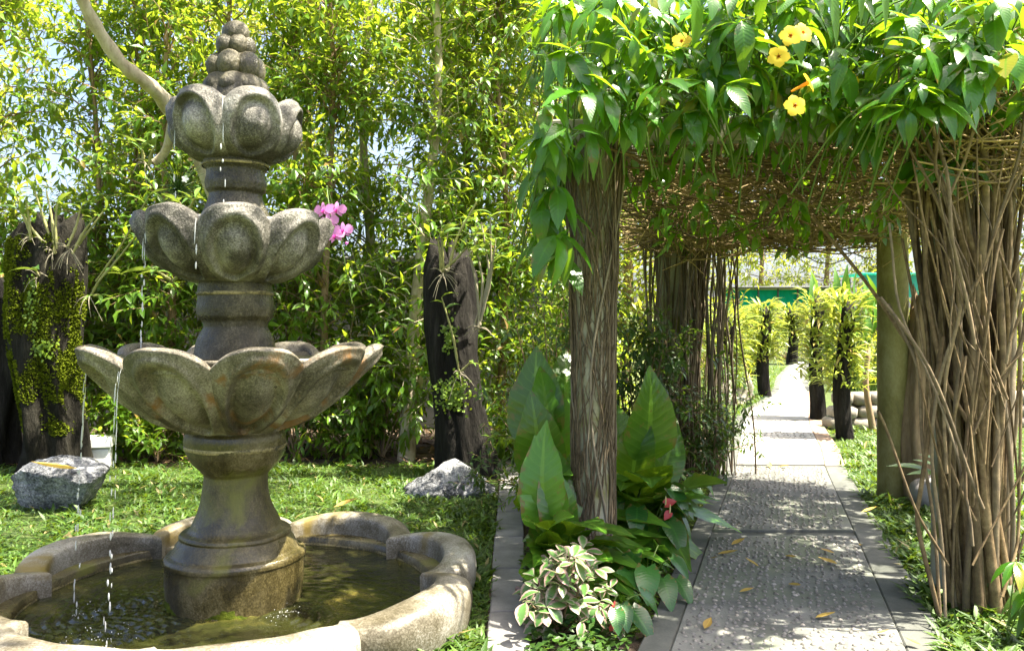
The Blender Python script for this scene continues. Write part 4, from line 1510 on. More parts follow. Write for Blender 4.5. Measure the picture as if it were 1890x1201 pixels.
def post(p, r, h, mat, lean=(0, 0), name='post'):
    m = MB()
    rows, n = 16, 20
    V = []
    for i in range(rows + 1):
        t = i / rows
        for j in range(n):
            a = 2 * PI * j / n
            w = 1 + 0.05 * mnoise.noise(Vector((math.cos(a) + p[0] * 3, math.sin(a), t * 6)))
            V.append((p[0] + lean[0] * t + r * w * math.cos(a), p[1] + lean[1] * t + r * w * math.sin(a), h * t - 0.02))
    F = []
    for i in range(rows):
        for j in range(n):
            F.append([i * n + j, i * n + (j + 1) % n, (i + 1) * n + (j + 1) % n, (i + 1) * n + j])
    m.add(V, F)
    return m.obj(name, MT[mat], perg)


post(PFL, 0.098, 2.13, 'post')
post(PFR, 0.10, 2.10, 'post')
post(PRL, 0.16, 2.0, 'post')
post(PRR, 0.105, 1.95, 'mosspost')


def beam(a, b, w, h, name='beam', mat='beam'):
    a, b = np.array(a, float), np.array(b, float)
    d = nrm(b - a)
    s = nrm(np.cross(d, [0, 0, 1]))
    u = np.cross(s, d)
    L = np.linalg.norm(b - a)
    V, F = box_vf((L, w, h), 0.008)
    m = MB()
    R = np.stack([d, s, u], -1)
    m.add(V @ R.T + (a + b) / 2, F)
    return m.obj(name, MT[mat], perg, smooth=False)


beam((0.15, 3.96, 2.185), (2.35, 3.80, 2.185), 0.09, 0.115)
beam((1.15, 6.9, 1.99), (3.1, 5.95, 1.99), 0.09, 0.11)
beam((0.40, 3.7, 2.30), (1.42, 7.2, 2.10), 0.08, 0.10, 'side_beam')
beam((2.08, 3.5, 2.30), (2.84, 6.2, 2.10), 0.08, 0.10, 'side_beam')
for q in range(7):
    t = (q + 0.5) / 7
    a = np.array([0.40, 3.8, 2.375]) * (1 - t) + np.array([1.42, 7.1, 2.165]) * t
    b = np.array([2.08, 3.6, 2.375]) * (1 - t) + np.array([2.82, 6.0, 2.165]) * t
    e = (b - a) * 0.12
    beam(a - e, b + e, 0.05, 0.05, 'cross_rail')

# ------------------------------------------------------------------ flowering vine over the pergola
vine = thing('flowering_vine', (1.3, 4.4, 2.3), 'glossy green trumpet vine with yellow flowers heaped over the pergola roof', 'vine')
VL = leaf_t(4, 0.36, 'lance', 0.22, 0.42)
VLH = leaf_t(8, 0.36, 'lance', 0.22, 0.42, wave=0.03)


def whorls(C, A, n, llen, droop):
    """rings of leaves round shoot tips"""
    k = len(C)
    A = nrm(A)
    X = nrm(np.cross(A, RNG.normal(0, 1, (k, 3))))
    Y = np.cross(A, X)
    Ms, Ps = [], []
    for j in range(n):
        ph = 2 * PI * j / n + RNG.uniform(-.35, .35, k)
        D = np.cos(ph)[:, None] * X + np.sin(ph)[:, None] * Y
        D = D * RNG.uniform(.7, 1.1, k)[:, None] + A * RNG.uniform(-.1, .5, k)[:, None]
        D[:, 2] -= droop * RNG.uniform(.5, 1.5, k)
        D = nrm(D)
        N = np.array([0, -.25, 1.0]) + A * .5 + RNG.normal(0, .22, (k, 3))
        Ms.append(frames(D, N, np.stack([llen * RNG.uniform(.5, 1.25, k)] * 3, -1) * np.stack([RNG.uniform(.75, 1.2, k), np.ones(k), RNG.uniform(.4, 1.7, k)], -1)))
        Ps.append(C + RNG.normal(0, .012, (k, 3)))
    return np.concatenate(Ms), np.concatenate(Ps)


def low_edge(px):
    return np.interp(px, [900, 955, 1040, 1120, 1250, 1400, 1560, 1660, 1720, 1800, 1890], [440, 420, 270, 215, 195, 175, 170, 220, 235, 205, 210])


C = []
while len(C) < 360:
    px = RNG.uniform(985, 1960)
    d = RNG.uniform(3.15, 4.25)
    lo = low_edge(px)
    py = lo - (lo + 60) * RNG.random() ** 1.15
    C.append(at(px, py, d))
C += [at(RNG.uniform(1660, 1930), RNG.uniform(-20, 215), RNG.uniform(2.85, 3.15)) for _ in range(46)]
C += [at(RNG.uniform(1230, 1580), RNG.uniform(175, 225), RNG.uniform(3.3, 3.6)) for _ in range(16)]
C += [at(x_, y_, 3.35) for x_, y_ in ((1150, 225), (1175, 205), (1270, 215), (1300, 205), (1085, 250), (1600, 235), (1615, 255), (1570, 215), (1700, 290), (1725, 300), (1690, 225), (1770, 300), (1745, 215), (1655, 200))]
C = np.array(C)
A = np.stack([RNG.normal(0, .35, len(C)), RNG.normal(-.55, .25, len(C)), RNG.uniform(.3, 1, len(C))], -1)
M1, P1 = whorls(C, A, 6, .165, .45)
# second layer, further in, over the roof
C2 = []
while len(C2) < 720:
    t = RNG.random()
    s = RNG.uniform(-.25, 1.65)
    a = np.array([0.40, 3.9, 2.45]) * (1 - t) + np.array([1.42, 7.2, 2.25]) * t
    b = np.array([2.15, 3.6, 2.45]) * (1 - t) + np.array([2.9, 6.2, 2.25]) * t
    c = a + (b - a) * s
    c[2] += abs(RNG.normal(0, .45)) * (1 - .3 * t)
    C2.append(c)
C2 = np.array(C2)
A2 = np.stack([RNG.normal(0, .4, len(C2)), RNG.normal(-.2, .4, len(C2)), RNG.uniform(.4, 1, len(C2))], -1)
M2, P2 = whorls(C2, A2, 6, .16, .4)
# larger hanging leaves at the left end
C3 = np.array([at(RNG.uniform(995, 1050), RNG.uniform(240, 470), RNG.uniform(3.4, 4.4)) for _ in range(26)])
M3, P3 = whorls(C3, np.tile([0, -.3, .6], (len(C3), 1)) + RNG.normal(0, .3, (len(C3), 3)), 5, .21, .8)
foliage(vine, VL, MT['vine'], np.concatenate([M1, M3, M2]), np.concatenate([P1, P3, P2]), 300, VLH)
# shoots carrying the whorls
sh = []
for c in np.concatenate([C, C3, C2]):
    o_ = c + np.array([RNG.normal(0, .15), RNG.uniform(.15, .5), RNG.uniform(-.35, -.05)])
    mid = (c + o_) / 2 + np.array([0, 0, .12])
    sh.append(curve3([o_, mid, c], 7))
m = MB()
m.tubes(np.array(sh), np.linspace(.005, .0028, 7)[None], 4)
stuff(m.obj('shoots', MT['greenstem'], vine))

# yellow trumpet flowers
YP = leaf_t(4, 0.95, 'obov', 0.0, 0.25)
yp_me = tmesh('petal', YP, MT['yellowpetal'])
for px, py, d, nv in ((1459, 66, 3.05, (-.2, -1, .2)), (1482, 60, 3.1, (.35, -1, .3)), (1437, 104, 3.05, (-.3, -1, .1)), (1467, 195, 3.05, (0, -1, .15)), (1492, 152, 3.15, (1, -.3, .5)), (1568, 152, 3.3, (.2, -.8, -.3)), (1258, 76, 3.4, (-.2, -1, .3))):
    c = at(px, py, d)
    fl = bpy.data.objects.new('flower', None)
    fl.parent = vine
    fl.location = Vector(c) - vine.location
    COL.objects.link(fl)
    nv = nrm(np.array(nv, float))
    x_ = nrm(np.cross(nv, [0, 0, 1]))
    y_ = np.cross(x_, nv)
    ang = np.arange(5) * 2 * PI / 5 + RNG.uniform(0, 1)
    Dp = np.cos(ang)[:, None] * x_ + np.sin(ang)[:, None] * y_ + nv * 0.25
    pieces('petal', yp_me, frames(Dp, np.tile(nv, (5, 1)), np.full(5, .042)), c + Dp * .004, fl)
    pth = np.stack([c + nv * .003, c - nv * .02, c - nv * .04, c - nv * .07])
    MB().tubes(pth[None], np.array([[.007, .0075, .006, .004]]), 8).obj('throat', MT['orangethroat'], fl)

# thatch of dry twigs under the leaves
n = 1250
t = .07 + .93 * RNG.random(n)
s = RNG.uniform(-.1, 1.1, n)
a = np.array([0.40, 3.85, 2.26])[None] * (1 - t)[:, None] + np.array([1.42, 7.1, 2.06])[None] * t[:, None]
b = np.array([2.08, 3.65, 2.26])[None] * (1 - t)[:, None] + np.array([2.85, 6.1, 2.06])[None] * t[:, None]
c = a + (b - a) * s[:, None]
sag = np.abs(RNG.normal(0, .09, n))
c[:, 2] += RNG.uniform(-.02, .2, n) - sag * (0.5 + 0.9 * t) - .22 * np.clip(np.abs(s - .5) * 2 - .45, 0, 1) ** 1.5 * RNG.random(n)
ang = RNG.normal(-.12, .5, n) + (RNG.random(n) < .25) * RNG.uniform(0, 3, n)
L = RNG.uniform(.25, .85, n)
u = np.linspace(-.5, .5, 6)[None, :, None]
D = np.stack([np.cos(ang), np.sin(ang), RNG.normal(0, .12, n)], -1)
pp = c[:, None] + D[:, None] * L[:, None, None] * u
pp += (np.sin(u * RNG.uniform(2, 7, (n, 1, 1)) + RNG.uniform(0, 6, (n, 1, 1))) * RNG.normal(0, .05, (n, 1, 3)))
pp[:, :, 2] -= .12 * (4 * u[:, :, 0] ** 2) * RNG.random((n, 1)) * (0.4 + t[:, None])
m = MB()
m.tubes(pp, RNG.uniform(.0015, .0042, (n, 1)) * np.ones((1, 6)), 4)
stuff(m.obj('dry_twigs', MT['twig'], vine))
n = 260
t = .1 + .9 * RNG.random(n)
s = RNG.random(n)
a = np.array([0.40, 3.85, 2.2])[None] * (1 - t)[:, None] + np.array([1.42, 7.1, 1.98])[None] * t[:, None]
b = np.array([2.08, 3.65, 2.2])[None] * (1 - t)[:, None] + np.array([2.85, 6.1, 1.98])[None] * t[:, None]
c = a + (b - a) * s[:, None]
u = np.linspace(-.5, .5, 12)[None, :, None]
ang = RNG.normal(-.2, .7, n)
D = np.stack([np.cos(ang), np.sin(ang), RNG.normal(0, .1, n)], -1)
pp = c[:, None] + D[:, None] * RNG.uniform(.6, 1.6, (n, 1, 1)) * u + np.sin(u * RNG.uniform(3, 9, (n, 1, 1)) + RNG.uniform(0, 6, (n, 1, 1))) * RNG.normal(0, .07, (n, 1, 3))
pp[:, :, 2] += .18 * (4 * u[:, :, 0] ** 2) * RNG.random((n, 1)) - RNG.uniform(0, .16, (n, 1))
m = MB()
m.tubes(pp, RNG.uniform(.003, .008, (n, 1)) * np.linspace(1, .6, 12)[None], 5)
stuff(m.obj('dry_stems', MT['stem'], vine))
# twigs wound along the rear beam and dangling threads
n = 900
s = RNG.random(n)
c = np.array([1.15, 6.85, 1.98])[None] * (1 - s)[:, None] + np.array([3.05, 5.95, 1.98])[None] * s[:, None]
c[:, 2] += RNG.normal(.02, .06, n)
c[:, 1] += RNG.normal(-.03, .09, n)
u = np.linspace(-.5, .5, 6)[None, :, None]
D = nrm(np.stack([np.full(n, .9), RNG.normal(-.42, .2, n), RNG.normal(0, .12, n)], -1))
pp = c[:, None] + D[:, None] * RNG.uniform(.3, .9, (n, 1, 1)) * u + np.sin(u * RNG.uniform(3, 8, (n, 1, 1)) + RNG.uniform(0, 6, (n, 1, 1))) * RNG.normal(0, .03, (n, 1, 3))
m = MB()
m.tubes(pp, RNG.uniform(.0015, .0045, (n, 1)) * np.ones((1, 6)), 4)
n = 420
s = RNG.random(n)
t = RNG.random(n) ** .9
a = np.array([0.40, 3.9, 2.24])[None] * (1 - t)[:, None] + np.array([1.42, 7.0, 2.0])[None] * t[:, None]
b = np.array([2.08, 3.7, 2.24])[None] * (1 - t)[:, None] + np.array([2.85, 6.05, 2.0])[None] * t[:, None]
c = a + (b - a) * s[:, None]
L = RNG.uniform(.08, .36, n) * (.5 + .6 * t)
u = np.linspace(0, 1, 6)[None, :, None]
D = np.stack([RNG.normal(0, .12, n), RNG.normal(0, .12, n), np.full(n, -1.0)], -1)
pp = c[:, None] + D[:, None] * L[:, None, None] * u + np.sin(u * 6 + RNG.uniform(0, 6, (n, 1, 1))) * RNG.normal(0, .012, (n, 1, 3))
m.tubes(pp, RNG.uniform(.0015, .0035, (n, 1)) * np.linspace(1, .5, 6)[None], 4)
stuff(m.obj('hanging_twigs', MT['twig'], vine))
# a few leaves hanging inside under the roof
C4 = []
for q in range(150):
    t, s = RNG.random() ** 1.3, RNG.random()
    a = np.array([0.40, 3.9, 2.2]) * (1 - t) + np.array([1.42, 7.0, 1.95]) * t
    b = np.array([2.08, 3.7, 2.2]) * (1 - t) + np.array([2.85, 6.05, 1.95]) * t
    C4.append(a + (b - a) * s + np.array([0, 0, -RNG.random() * .12]))
C4 = np.array(C4)
M4, P4 = whorls(C4, np.tile([0, -.2, -.5], (150, 1)) + RNG.normal(0, .3, (150, 3)), 3, .13, 1.2)
m = MB()
m.scatter(VL, M4, P4)
stuff(m.obj('hanging_leaves', MT['vine'], vine))


# ------------------------------------------------------------------ woody stems and roots on the posts
def wrap_stems(root, p, r, h, n, rad, mat, name, wob=0.25, out=(0.0, 0.02), flare=0.0, lean=(0, 0), side=None):
    for q in range(n):
        a0 = RNG.uniform(0, 2 * PI) if side is None else RNG.normal(side, 1.0)
        npt = 14
        t = np.linspace(0, 1, npt)
        a = a0 + np.sin(t * RNG.uniform(2, 6) + RNG.uniform(0, 6)) * wob * RNG.random() + RNG.normal(0, .25) * t
        rr = r + RNG.uniform(*out) + flare * t ** 3 * RNG.random() + .006 * np.sin(t * 19 + q)
        h0 = 0.0 if RNG.random() < .75 else RNG.uniform(0, .8)
        z = h0 + (h - h0) * t
        pth = np.stack([p[0] + lean[0] * t + rr * np.cos(a), p[1] + lean[1] * t + rr * np.sin(a), z], -1)
        pr = RNG.uniform(*rad) * np.interp(t, [0, .2, 1], [1.15, 1, .75])
        MB().tubes(pth[None], pr[None], 5).obj(name, MT[mat], root)


rp = thing('rooting_vine', (PFL[0], PFL[1], 0), 'mat of thin brown aerial roots wrapping the left front post', 'vine')
wrap_stems(rp, PFL, .098, 2.15, 75, (.002, .0065), 'root', 'root', 1.3, (0, .008), .06)
n = 1100
t0 = RNG.random(n)
a0 = RNG.uniform(0, 2 * PI, n)
u = np.linspace(0, 1, 6)[None]
aa_ = a0[:, None] + np.sin(u * 5 + RNG.uniform(0, 6, (n, 1))) * .16 + RNG.normal(0, .55, (n, 1)) * u
zz = t0[:, None] * 2.0 + u * RNG.uniform(.1, .5, (n, 1))
rr = .100 + RNG.uniform(0, .010, (n, 1)) + .06 * np.clip(zz - 1.85, 0, 1)
keep = (np.sin(a0 * 2 + t0 * 7) + RNG.normal(0, .35, n)) > -0.2
pp = np.stack([PFL[0] + rr * np.cos(aa_), PFL[1] + rr * np.sin(aa_), np.minimum(zz, 2.2)], -1)[keep]
m = MB()
m.tubes(pp, RNG.uniform(.001, .0032, (len(pp), 1)) * np.ones((1, 6)), 4)
stuff(m.obj('root_mat', MT['root'], rp))

rp2 = thing('rooting_vine', (PRL[0], PRL[1], 0), 'curtain of brown roots over the right side of the left rear post', 'vine')
wrap_stems(rp2, PRL, .165, 2.05, 60, (.005, .013), 'root', 'root', .3, (0, .03), .15, side=-.3)
for q in range(46):
    x0 = PRL[0] + RNG.uniform(-.28, .42)
    y0 = PRL[1] - .1 + RNG.uniform(-.3, .15)
    tt_ = np.linspace(0, 1, 12)
    pth = np.stack([x0 + RNG.normal(0, .09) * tt_ + .03 * np.sin(tt_ * 7 + q), y0 + .02 * np.cos(tt_ * 6 + q), 2.05 * (1 - tt_) + RNG.choice([0, 0, .6]) * tt_], -1)
    MB().tubes(pth[None], np.full((1, 12), RNG.uniform(.004, .011)), 5).obj('root', MT['root'], rp2)

vb = thing('woody_vine', (1.97, 3.48, 0), 'thick bundle of bare brown vine stems climbing the right front post', 'vine')
CB = (2.03, 3.52)
for q in range(112):
    npt = 16
    t = np.linspace(0, 1, npt)
    a0 = RNG.uniform(0, 2 * PI)
    r0 = .03 + .10 * math.sqrt(RNG.random())
    r1 = .05 + .22 * math.sqrt(RNG.random())
    a1 = a0 + RNG.normal(0, 1.0)
    rr = r0 + (r1 - r0) * t ** 1.3 + .02 * np.sin(t * RNG.uniform(4, 9) + q)
    a = a0 + (a1 - a0) * t + .12 * np.sin(t * 8 + q * 1.3)
    h = RNG.uniform(1.95, 2.35)
    pth = np.stack([CB[0] - 0.04 * t + rr * np.cos(a), CB[1] + .05 * t + rr * .8 * np.sin(a), h * t - .02], -1)
    pr = RNG.choice([.005, .008, .013, .019], p=[.35, .3, .22, .13]) * RNG.uniform(.8, 1.2)
    MB().tubes(pth[None], (pr * np.interp(t, [0, .1, 1], [1.3, 1, .7]))[None], 6).obj('stem', MT['stem'], vb)
# slanting crossing stems and loose loops on the left of the bundle
for q in range(44):
    s0 = at(RNG.uniform(1745, 1890), RNG.uniform(330, 1050), RNG.uniform(3.15, 3.35))
    ln = RNG.uniform(.5, 1.2)
    ag = float(np.clip(RNG.normal(0, .35), -.45, .45))
    e0 = s0 + np.array([math.sin(ag) * ln, RNG.normal(0, .05), math.cos(ag) * ln])
    if e0[2] > 2.3:
        e0[2] = 2.3
    p_ = bent(s0, e0, 12, .04, q)
    MB().tubes(p_[None], np.full((1, 12), RNG.uniform(.003, .008)), 5).obj('stem', MT['stem'], vb)
for pts_ in ([(1665, 440, 3.6), (1700, 620, 3.5), (1725, 780, 3.45), (1770, 900, 3.4), (1800, 960, 3.4)], [(1715, 330, 3.5), (1705, 520, 3.5), (1740, 700, 3.45), (1800, 800, 3.4)], [(1640, 560, 3.7), (1700, 680, 3.55), (1700, 820, 3.5), (1725, 960, 3.45), (1735, 1130, 3.4)],
             [(1800, 520, 3.3), (1735, 680, 3.35), (1715, 830, 3.4), (1740, 1000, 3.4), (1745, 1140, 3.35)], [(1500, 400, 4.2), (1600, 520, 4.1), (1680, 640, 3.9), (1740, 700, 3.6)], [(1740, 620, 3.4), (1700, 900, 3.4), (1690, 960, 3.42), (1735, 1140, 3.4)], [(1850, 1100, 3.2), (1880, 1000, 3.25), (1885, 700, 3.3)], [(1690, 300, 3.6), (1690, 480, 3.6), (1715, 640, 3.5), (1705, 850, 3.5)]):
    p_ = curve3([at(*q) for q in pts_], 18)
    p_[:, 2] = np.maximum(p_[:, 2], 0)
    MB().tubes(p_[None], np.full((1, 18), RNG.uniform(.006, .010)), 6).obj('stem', MT['stem'], vb)
# tangle at the head of the bundle
n = 420
c = np.stack([RNG.uniform(1.7, 2.5, n), RNG.uniform(3.2, 3.8, n), RNG.uniform(1.85, 2.35, n)], -1)
u = np.linspace(-.5, .5, 7)[None, :, None]
D = nrm(np.stack([RNG.normal(0, 1, n), RNG.normal(0, .5, n), RNG.normal(0, .45, n)], -1))
pp = c[:, None] + D[:, None] * RNG.uniform(.2, .6, (n, 1, 1)) * u + np.sin(u * RNG.uniform(3, 8, (n, 1, 1)) + RNG.uniform(0, 6, (n, 1, 1))) * RNG.normal(0, .04, (n, 1, 3))
m = MB()
m.tubes(pp, RNG.uniform(.002, .005, (n, 1)) * np.ones((1, 7)), 4)
stuff(m.obj('twig_tangle', MT['twig'], vb))


# ------------------------------------------------------------------ planting left of the path
BIG = leaf_t(14, 0.50, 'ovate', 0.20, 0.32, wave=0.022, stalk=0.08)
def uneven(T, amp, seed):
    V = T[0].copy()
    for i_, v_ in enumerate(V):
        nv_ = mnoise.noise_vector(Vector((v_[0] * 5 + seed, v_[1] * 5, seed * 2.0)))
        V[i_] += np.array(nv_) * amp * (0.3 + abs(v_[0]) * 8) * np.array([.6, .5, 1.0])
    return V, T[1], T[2]


BIG_ME = tmesh('leaf', uneven(BIG, .022, 3), MT['bigleaf'])
BIG3_ME = tmesh('leaf', uneven(leaf_t(14, 0.46, 'ovate', 0.26, 0.5, wave=0.02, stalk=0.1), .026, 11), MT['bigleaf'])
BIG2_ME = tmesh('leaf', uneven(leaf_t(14, 0.52, 'ovate', 0.16, 0.75, wave=0.03, stalk=0.1), .028, 7), MT['bigleaf'])
HEART = leaf_t(9, 0.62, 'heart', 0.25, 0.3)
HEART_ME = tmesh('leaf', HEART, MT['anth'])


def big_plant(base, leaves, label, me=None, name='bird_nest_plant', stalk_mat='greenstem', arch=0, alen=.5, keep=None):
    """leaves : (target point of the blade's tip, blade length, side twist)"""
    base = np.array(base, float)
    root = thing(name, base, label, 'plant')
    for tip, L, tw in leaves:
        tip = np.array(tip, float)
        v = tip - base
        ll = np.linalg.norm(v)
        d = nrm(v)
        st = base + d * max(0.0, ll - L * .93)
        st[2] += .03
        d2 = nrm(tip - st + np.array([0, 0, .16 * L]))
        N = nrm(np.array([0, -.55, 1.0]) + np.array([tw, 0, 0]))
        if abs(d2[2]) > .8:
            N = nrm(np.array([tw, -1.0, .35]))
        pieces('leaf', me or (BIG_ME, BIG3_ME)[int(RNG.integers(2))], frames(d2[None], N[None], np.array([L])), st[None], root)
        if ll - L > .04:
            MB().tubes(curve3([base, (base + st) / 2, st], 6)[None], np.linspace(.009, .006, 6)[None], 6).obj('stalk', MT[stalk_mat], root)
    for q in range(arch):
        a = RNG.uniform(-PI, .35) if RNG.random() < .8 else RNG.uniform(0, 2 * PI)
        el = RNG.uniform(.35, 1.1)
        d = np.array([math.cos(a) * math.cos(el), math.sin(a) * math.cos(el), math.sin(el)])
        L = alen * RNG.uniform(.6, 1.1)
        if base[0] + d[0] * (L + .2) < 0.06:
            d[0] = abs(d[0]) * .6
        st = base + d * RNG.uniform(.05, .32)
        if st[2] < .12:
            st[2] = .12
        pieces('leaf', (BIG2_ME, BIG3_ME, BIG2_ME, BIG_ME)[q % 4], frames(d[None], (np.array([0, -.2, 1.0]) + np.array([-d[0], -d[1], 0]) * .6 + RNG.normal(0, .15, 3))[None], np.array([L])), st[None], root)
        MB().tubes(curve3([base, (base + st) / 2, st], 5)[None], np.linspace(.008, .006, 5)[None], 6).obj('stalk', MT[stalk_mat], root)
    return root


q4 = lambda x, y, d: at(x, y, d)
big_plant((0.22, 4.55, 0.0), [(q4(1015, 700, 4.3), .62, .2), (q4(972, 655, 4.4), .66, -.3), (q4(1045, 860, 4.0), .5, .5), (q4(1055, 770, 4.7), .6, .3), (q4(985, 760, 4.15), .55, 0), (q4(1060, 640, 4.8), .6, .2), (q4(1000, 830, 4.0), .5, -.2), (q4(965, 860, 3.95), .5, -.4), (q4(1040, 930, 3.9), .42, .3)], 'tall plant with broad upright wavy leaves left of the root covered post', arch=26, alen=.6)
big_plant((0.22, 3.85, 0.0), [(q4(1050, 985, 3.55), .42, .4), (q4(975, 820, 3.6), .5, -.4), (q4(1035, 880, 3.6), .45, .3), (q4(985, 930, 3.45), .4, -.4), (q4(985, 1010, 3.35), .38, -.3), (q4(1040, 820, 3.9), .5, .2), (q4(1000, 940, 3.45), .4, 0), (q4(985, 850, 3.6), .5, -.1), (q4(1060, 930, 3.65), .4, .5), (q4(975, 1050, 3.3), .35, -.3), (q4(1040, 1060, 3.35), .33, .4)], 'glossy broad leaved plant low at the left of the root covered post', arch=34, alen=.42)
big_plant((0.66, 4.75, 0.0), [(q4(1232, 715, 4.3), .62, .3), (q4(1300, 858, 4.2), .66, .2), (q4(1180, 790, 4.3), .5, -.2), (q4(1210, 835, 4.0), .5, .1), (q4(1120, 720, 5.0), .6, -.2), (q4(1260, 900, 4.2), .45, .2), (q4(1160, 850, 4.1), .45, 0), (q4(1150, 930, 4.1), .4, -.1), (q4(1280, 800, 4.6), .5, .3), (q4(1180, 900, 4.05), .4, .1)], 'plant with huge ribbed leaves reaching toward the path behind the post', arch=22, alen=.55)


def heart_plant(base, n, h, spread, L, label, flowers=()):
    base = np.array(base, float)
    root = thing('anthurium', base, label, 'plant')
    for q in range(n):
        a = 2 * PI * q / n + RNG.uniform(-.4, .4)
        r = spread * RNG.uniform(.35, 1)
        p = base + np.array([math.cos(a) * r, math.sin(a) * r * .8 - .03, h * RNG.uniform(.45, 1)])
        d = nrm(np.array([math.cos(a), math.sin(a) - .3, -.75]))
        N = np.array([math.cos(a) * .4, -.5 + math.sin(a) * .3, .9])
        pieces('leaf', HEART_ME, frames(d[None], N[None], np.array([L * RNG.uniform(.7, 1.15)])), p[None], root)
        MB().tubes(curve3([base, (base + p) / 2 + np.array([0, 0, .06]), p], 7)[None], np.linspace(.004, .003, 7)[None], 5).obj('stalk', MT['greenstem'], root)
    for (pt, L2, dv) in flowers:
        pt = np.array(pt, float)
        sp_me = tmesh('spathe', leaf_t(6, .8, 'heart', .5, .25), MT['redspathe'])
        pieces('spathe', sp_me, frames(np.array([dv], float), np.array([[0, -.8, .6]]), np.array([L2])), pt[None], root)
        MB().tubes(np.stack([pt + np.array([0, -.004, 0]), pt + np.array([0, -.012, .02]), pt + np.array([0, -.014, .045])])[None], np.array([[.004, .004, .002]]), 6).obj('spadix', MT['cream'], root)
        MB().tubes(curve3([base, (base + pt) / 2 + np.array([0, 0, .03]), pt], 7)[None], np.full((1, 7), .003), 5).obj('flower_stalk', MT['greenstem'], root)
    return root


heart_plant((0.70, 4.35, 0), 18, .42, .34, .19, 'anthurium with dark heart leaves and a salmon spathe beside the path', [(q4(1228, 930, 4.15), .062, (.8, -.3, .4)), (q4(1236, 945, 4.12), .05, (-.5, -.3, -.5))])
heart_plant((0.62, 3.75, 0), 12, .26, .24, .16, 'low anthurium with heart leaves right of the foot of the post')
heart_plant((0.40, 3.32, 0), 11, .17, .2, .14, 'low anthurium with two crimson buds in the bottom left corner of the border', [(q4(1135, 1135, 3.2), .06, (0, -.2, 1)), (q4(1133, 1163, 3.15), .055, (.3, -.3, .8))])
heart_plant((0.98, 5.1, 0), 10, .3, .22, .17, 'dark leaved anthurium further back along the border edge')

# variegated shrub
vs_ = thing('variegated_shrub', (0.20, 3.30, 0), 'pink and cream variegated shrub at the foot of the left post', 'shrub')
VA = leaf_t(6, 0.48, 'obov', 0.25, 0.3)
Cc = []
stp = []
for q in range(38):
    tip = np.array([0.22 + np.clip(RNG.normal(0, .10), -.16, .2), 3.27 + RNG.normal(0, .08), RNG.uniform(.06, .36)])
    tip[2] *= 1.0 - 1.2 * abs(tip[0] - .23)
    tip[2] = max(tip[2], .05)
    Cc.append(tip)
    stp.append(curve3([(0.20, 3.3, 0), (tip + np.array([.2, 3.3, 0])) / 2 + np.array([0, .03, .0]), tip], 6))
Cc = np.array(Cc)
Mv, Pv = whorls(Cc, np.tile([0, -.35, .9], (38, 1)) + RNG.normal(0, .25, (38, 3)), 7, .088, .1)
pieces('leaf', tmesh('leaf', VA, MT['variegated']), Mv, Pv, vs_)
for s_ in stp:
    MB().tubes(s_[None], np.linspace(.005, .003, 6)[None], 5).obj('stem', MT['trunk'], vs_)

# shrubs around the rear left post and behind the planting
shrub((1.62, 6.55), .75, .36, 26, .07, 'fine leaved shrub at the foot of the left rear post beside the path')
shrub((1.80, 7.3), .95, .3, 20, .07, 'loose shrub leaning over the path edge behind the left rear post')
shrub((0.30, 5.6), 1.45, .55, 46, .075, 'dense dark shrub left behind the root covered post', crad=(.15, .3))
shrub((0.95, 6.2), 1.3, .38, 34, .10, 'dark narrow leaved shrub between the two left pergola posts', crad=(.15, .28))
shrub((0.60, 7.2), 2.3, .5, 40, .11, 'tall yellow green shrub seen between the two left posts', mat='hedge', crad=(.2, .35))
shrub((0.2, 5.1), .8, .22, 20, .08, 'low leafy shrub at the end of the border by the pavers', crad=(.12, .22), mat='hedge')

# ground cover of tiny leaves along the path's left edge
n = 2600
d = RNG.uniform(3.2, 6.6, n)
x = pathL(d) - .02 - np.abs(RNG.normal(0, .12, n))
P = np.stack([x, d, RNG.uniform(.01, .11, n) * np.clip((pathL(d) - x) / .08, .2, 1)], -1)
a = RNG.uniform(0, 2 * PI, n)
D = np.stack([np.cos(a), np.sin(a), RNG.uniform(0, .8, n)], -1)
m = MB()
m.scatter(leaf_t(2, .5, 'ovate', .2, .2), frames(D, np.tile([0, 0, 1.0], (n, 1)) + RNG.normal(0, .3, (n, 3)), RNG.uniform(.02, .045, n)), P)
tag(m.obj('ground_cover', MT['hedge']), 'tiny leaved ground cover spilling along the left edge of the path', 'ground cover', kind='stuff')

n = 2200
d = RNG.uniform(2.85, 4.6, n)
x = .06 + (pathL(d) - .1) * RNG.random(n)
P = np.stack([x, d, RNG.uniform(.01, .09, n)], -1)
a = RNG.uniform(0, 2 * PI, n)
D = np.stack([np.cos(a), np.sin(a), RNG.uniform(0, .8, n)], -1)
m = MB()
m.scatter(leaf_t(2, .5, 'ovate', .2, .2), frames(D, np.tile([0, 0, 1.0], (n, 1)) + RNG.normal(0, .3, (n, 3)), RNG.uniform(.025, .06, n)), P)
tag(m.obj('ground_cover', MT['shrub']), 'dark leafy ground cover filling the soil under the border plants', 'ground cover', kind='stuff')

# hose loop in the border
hs = curve3([(0.02, 3.5, .12), (.10, 3.42, .10), (.18, 3.42, .12), (.24, 3.5, .2)], 14)
tag(MB().tubes(hs[None], np.full((1, 14), .011), 8).obj('garden_hose', MT['hose'], None, hs[0]), 'short loop of brown hose showing among the leaves by the post', 'hose')

# ------------------------------------------------------------------ planting right of the path
stump('cut_trunk', (2.93, 5.75, 0), (2.90, 5.75, 1.42), .13, .11, 3.4, MT['trunk'], 'reddish cut tree trunk standing behind the algae covered pergola post', slant=.03, ridges=.10)


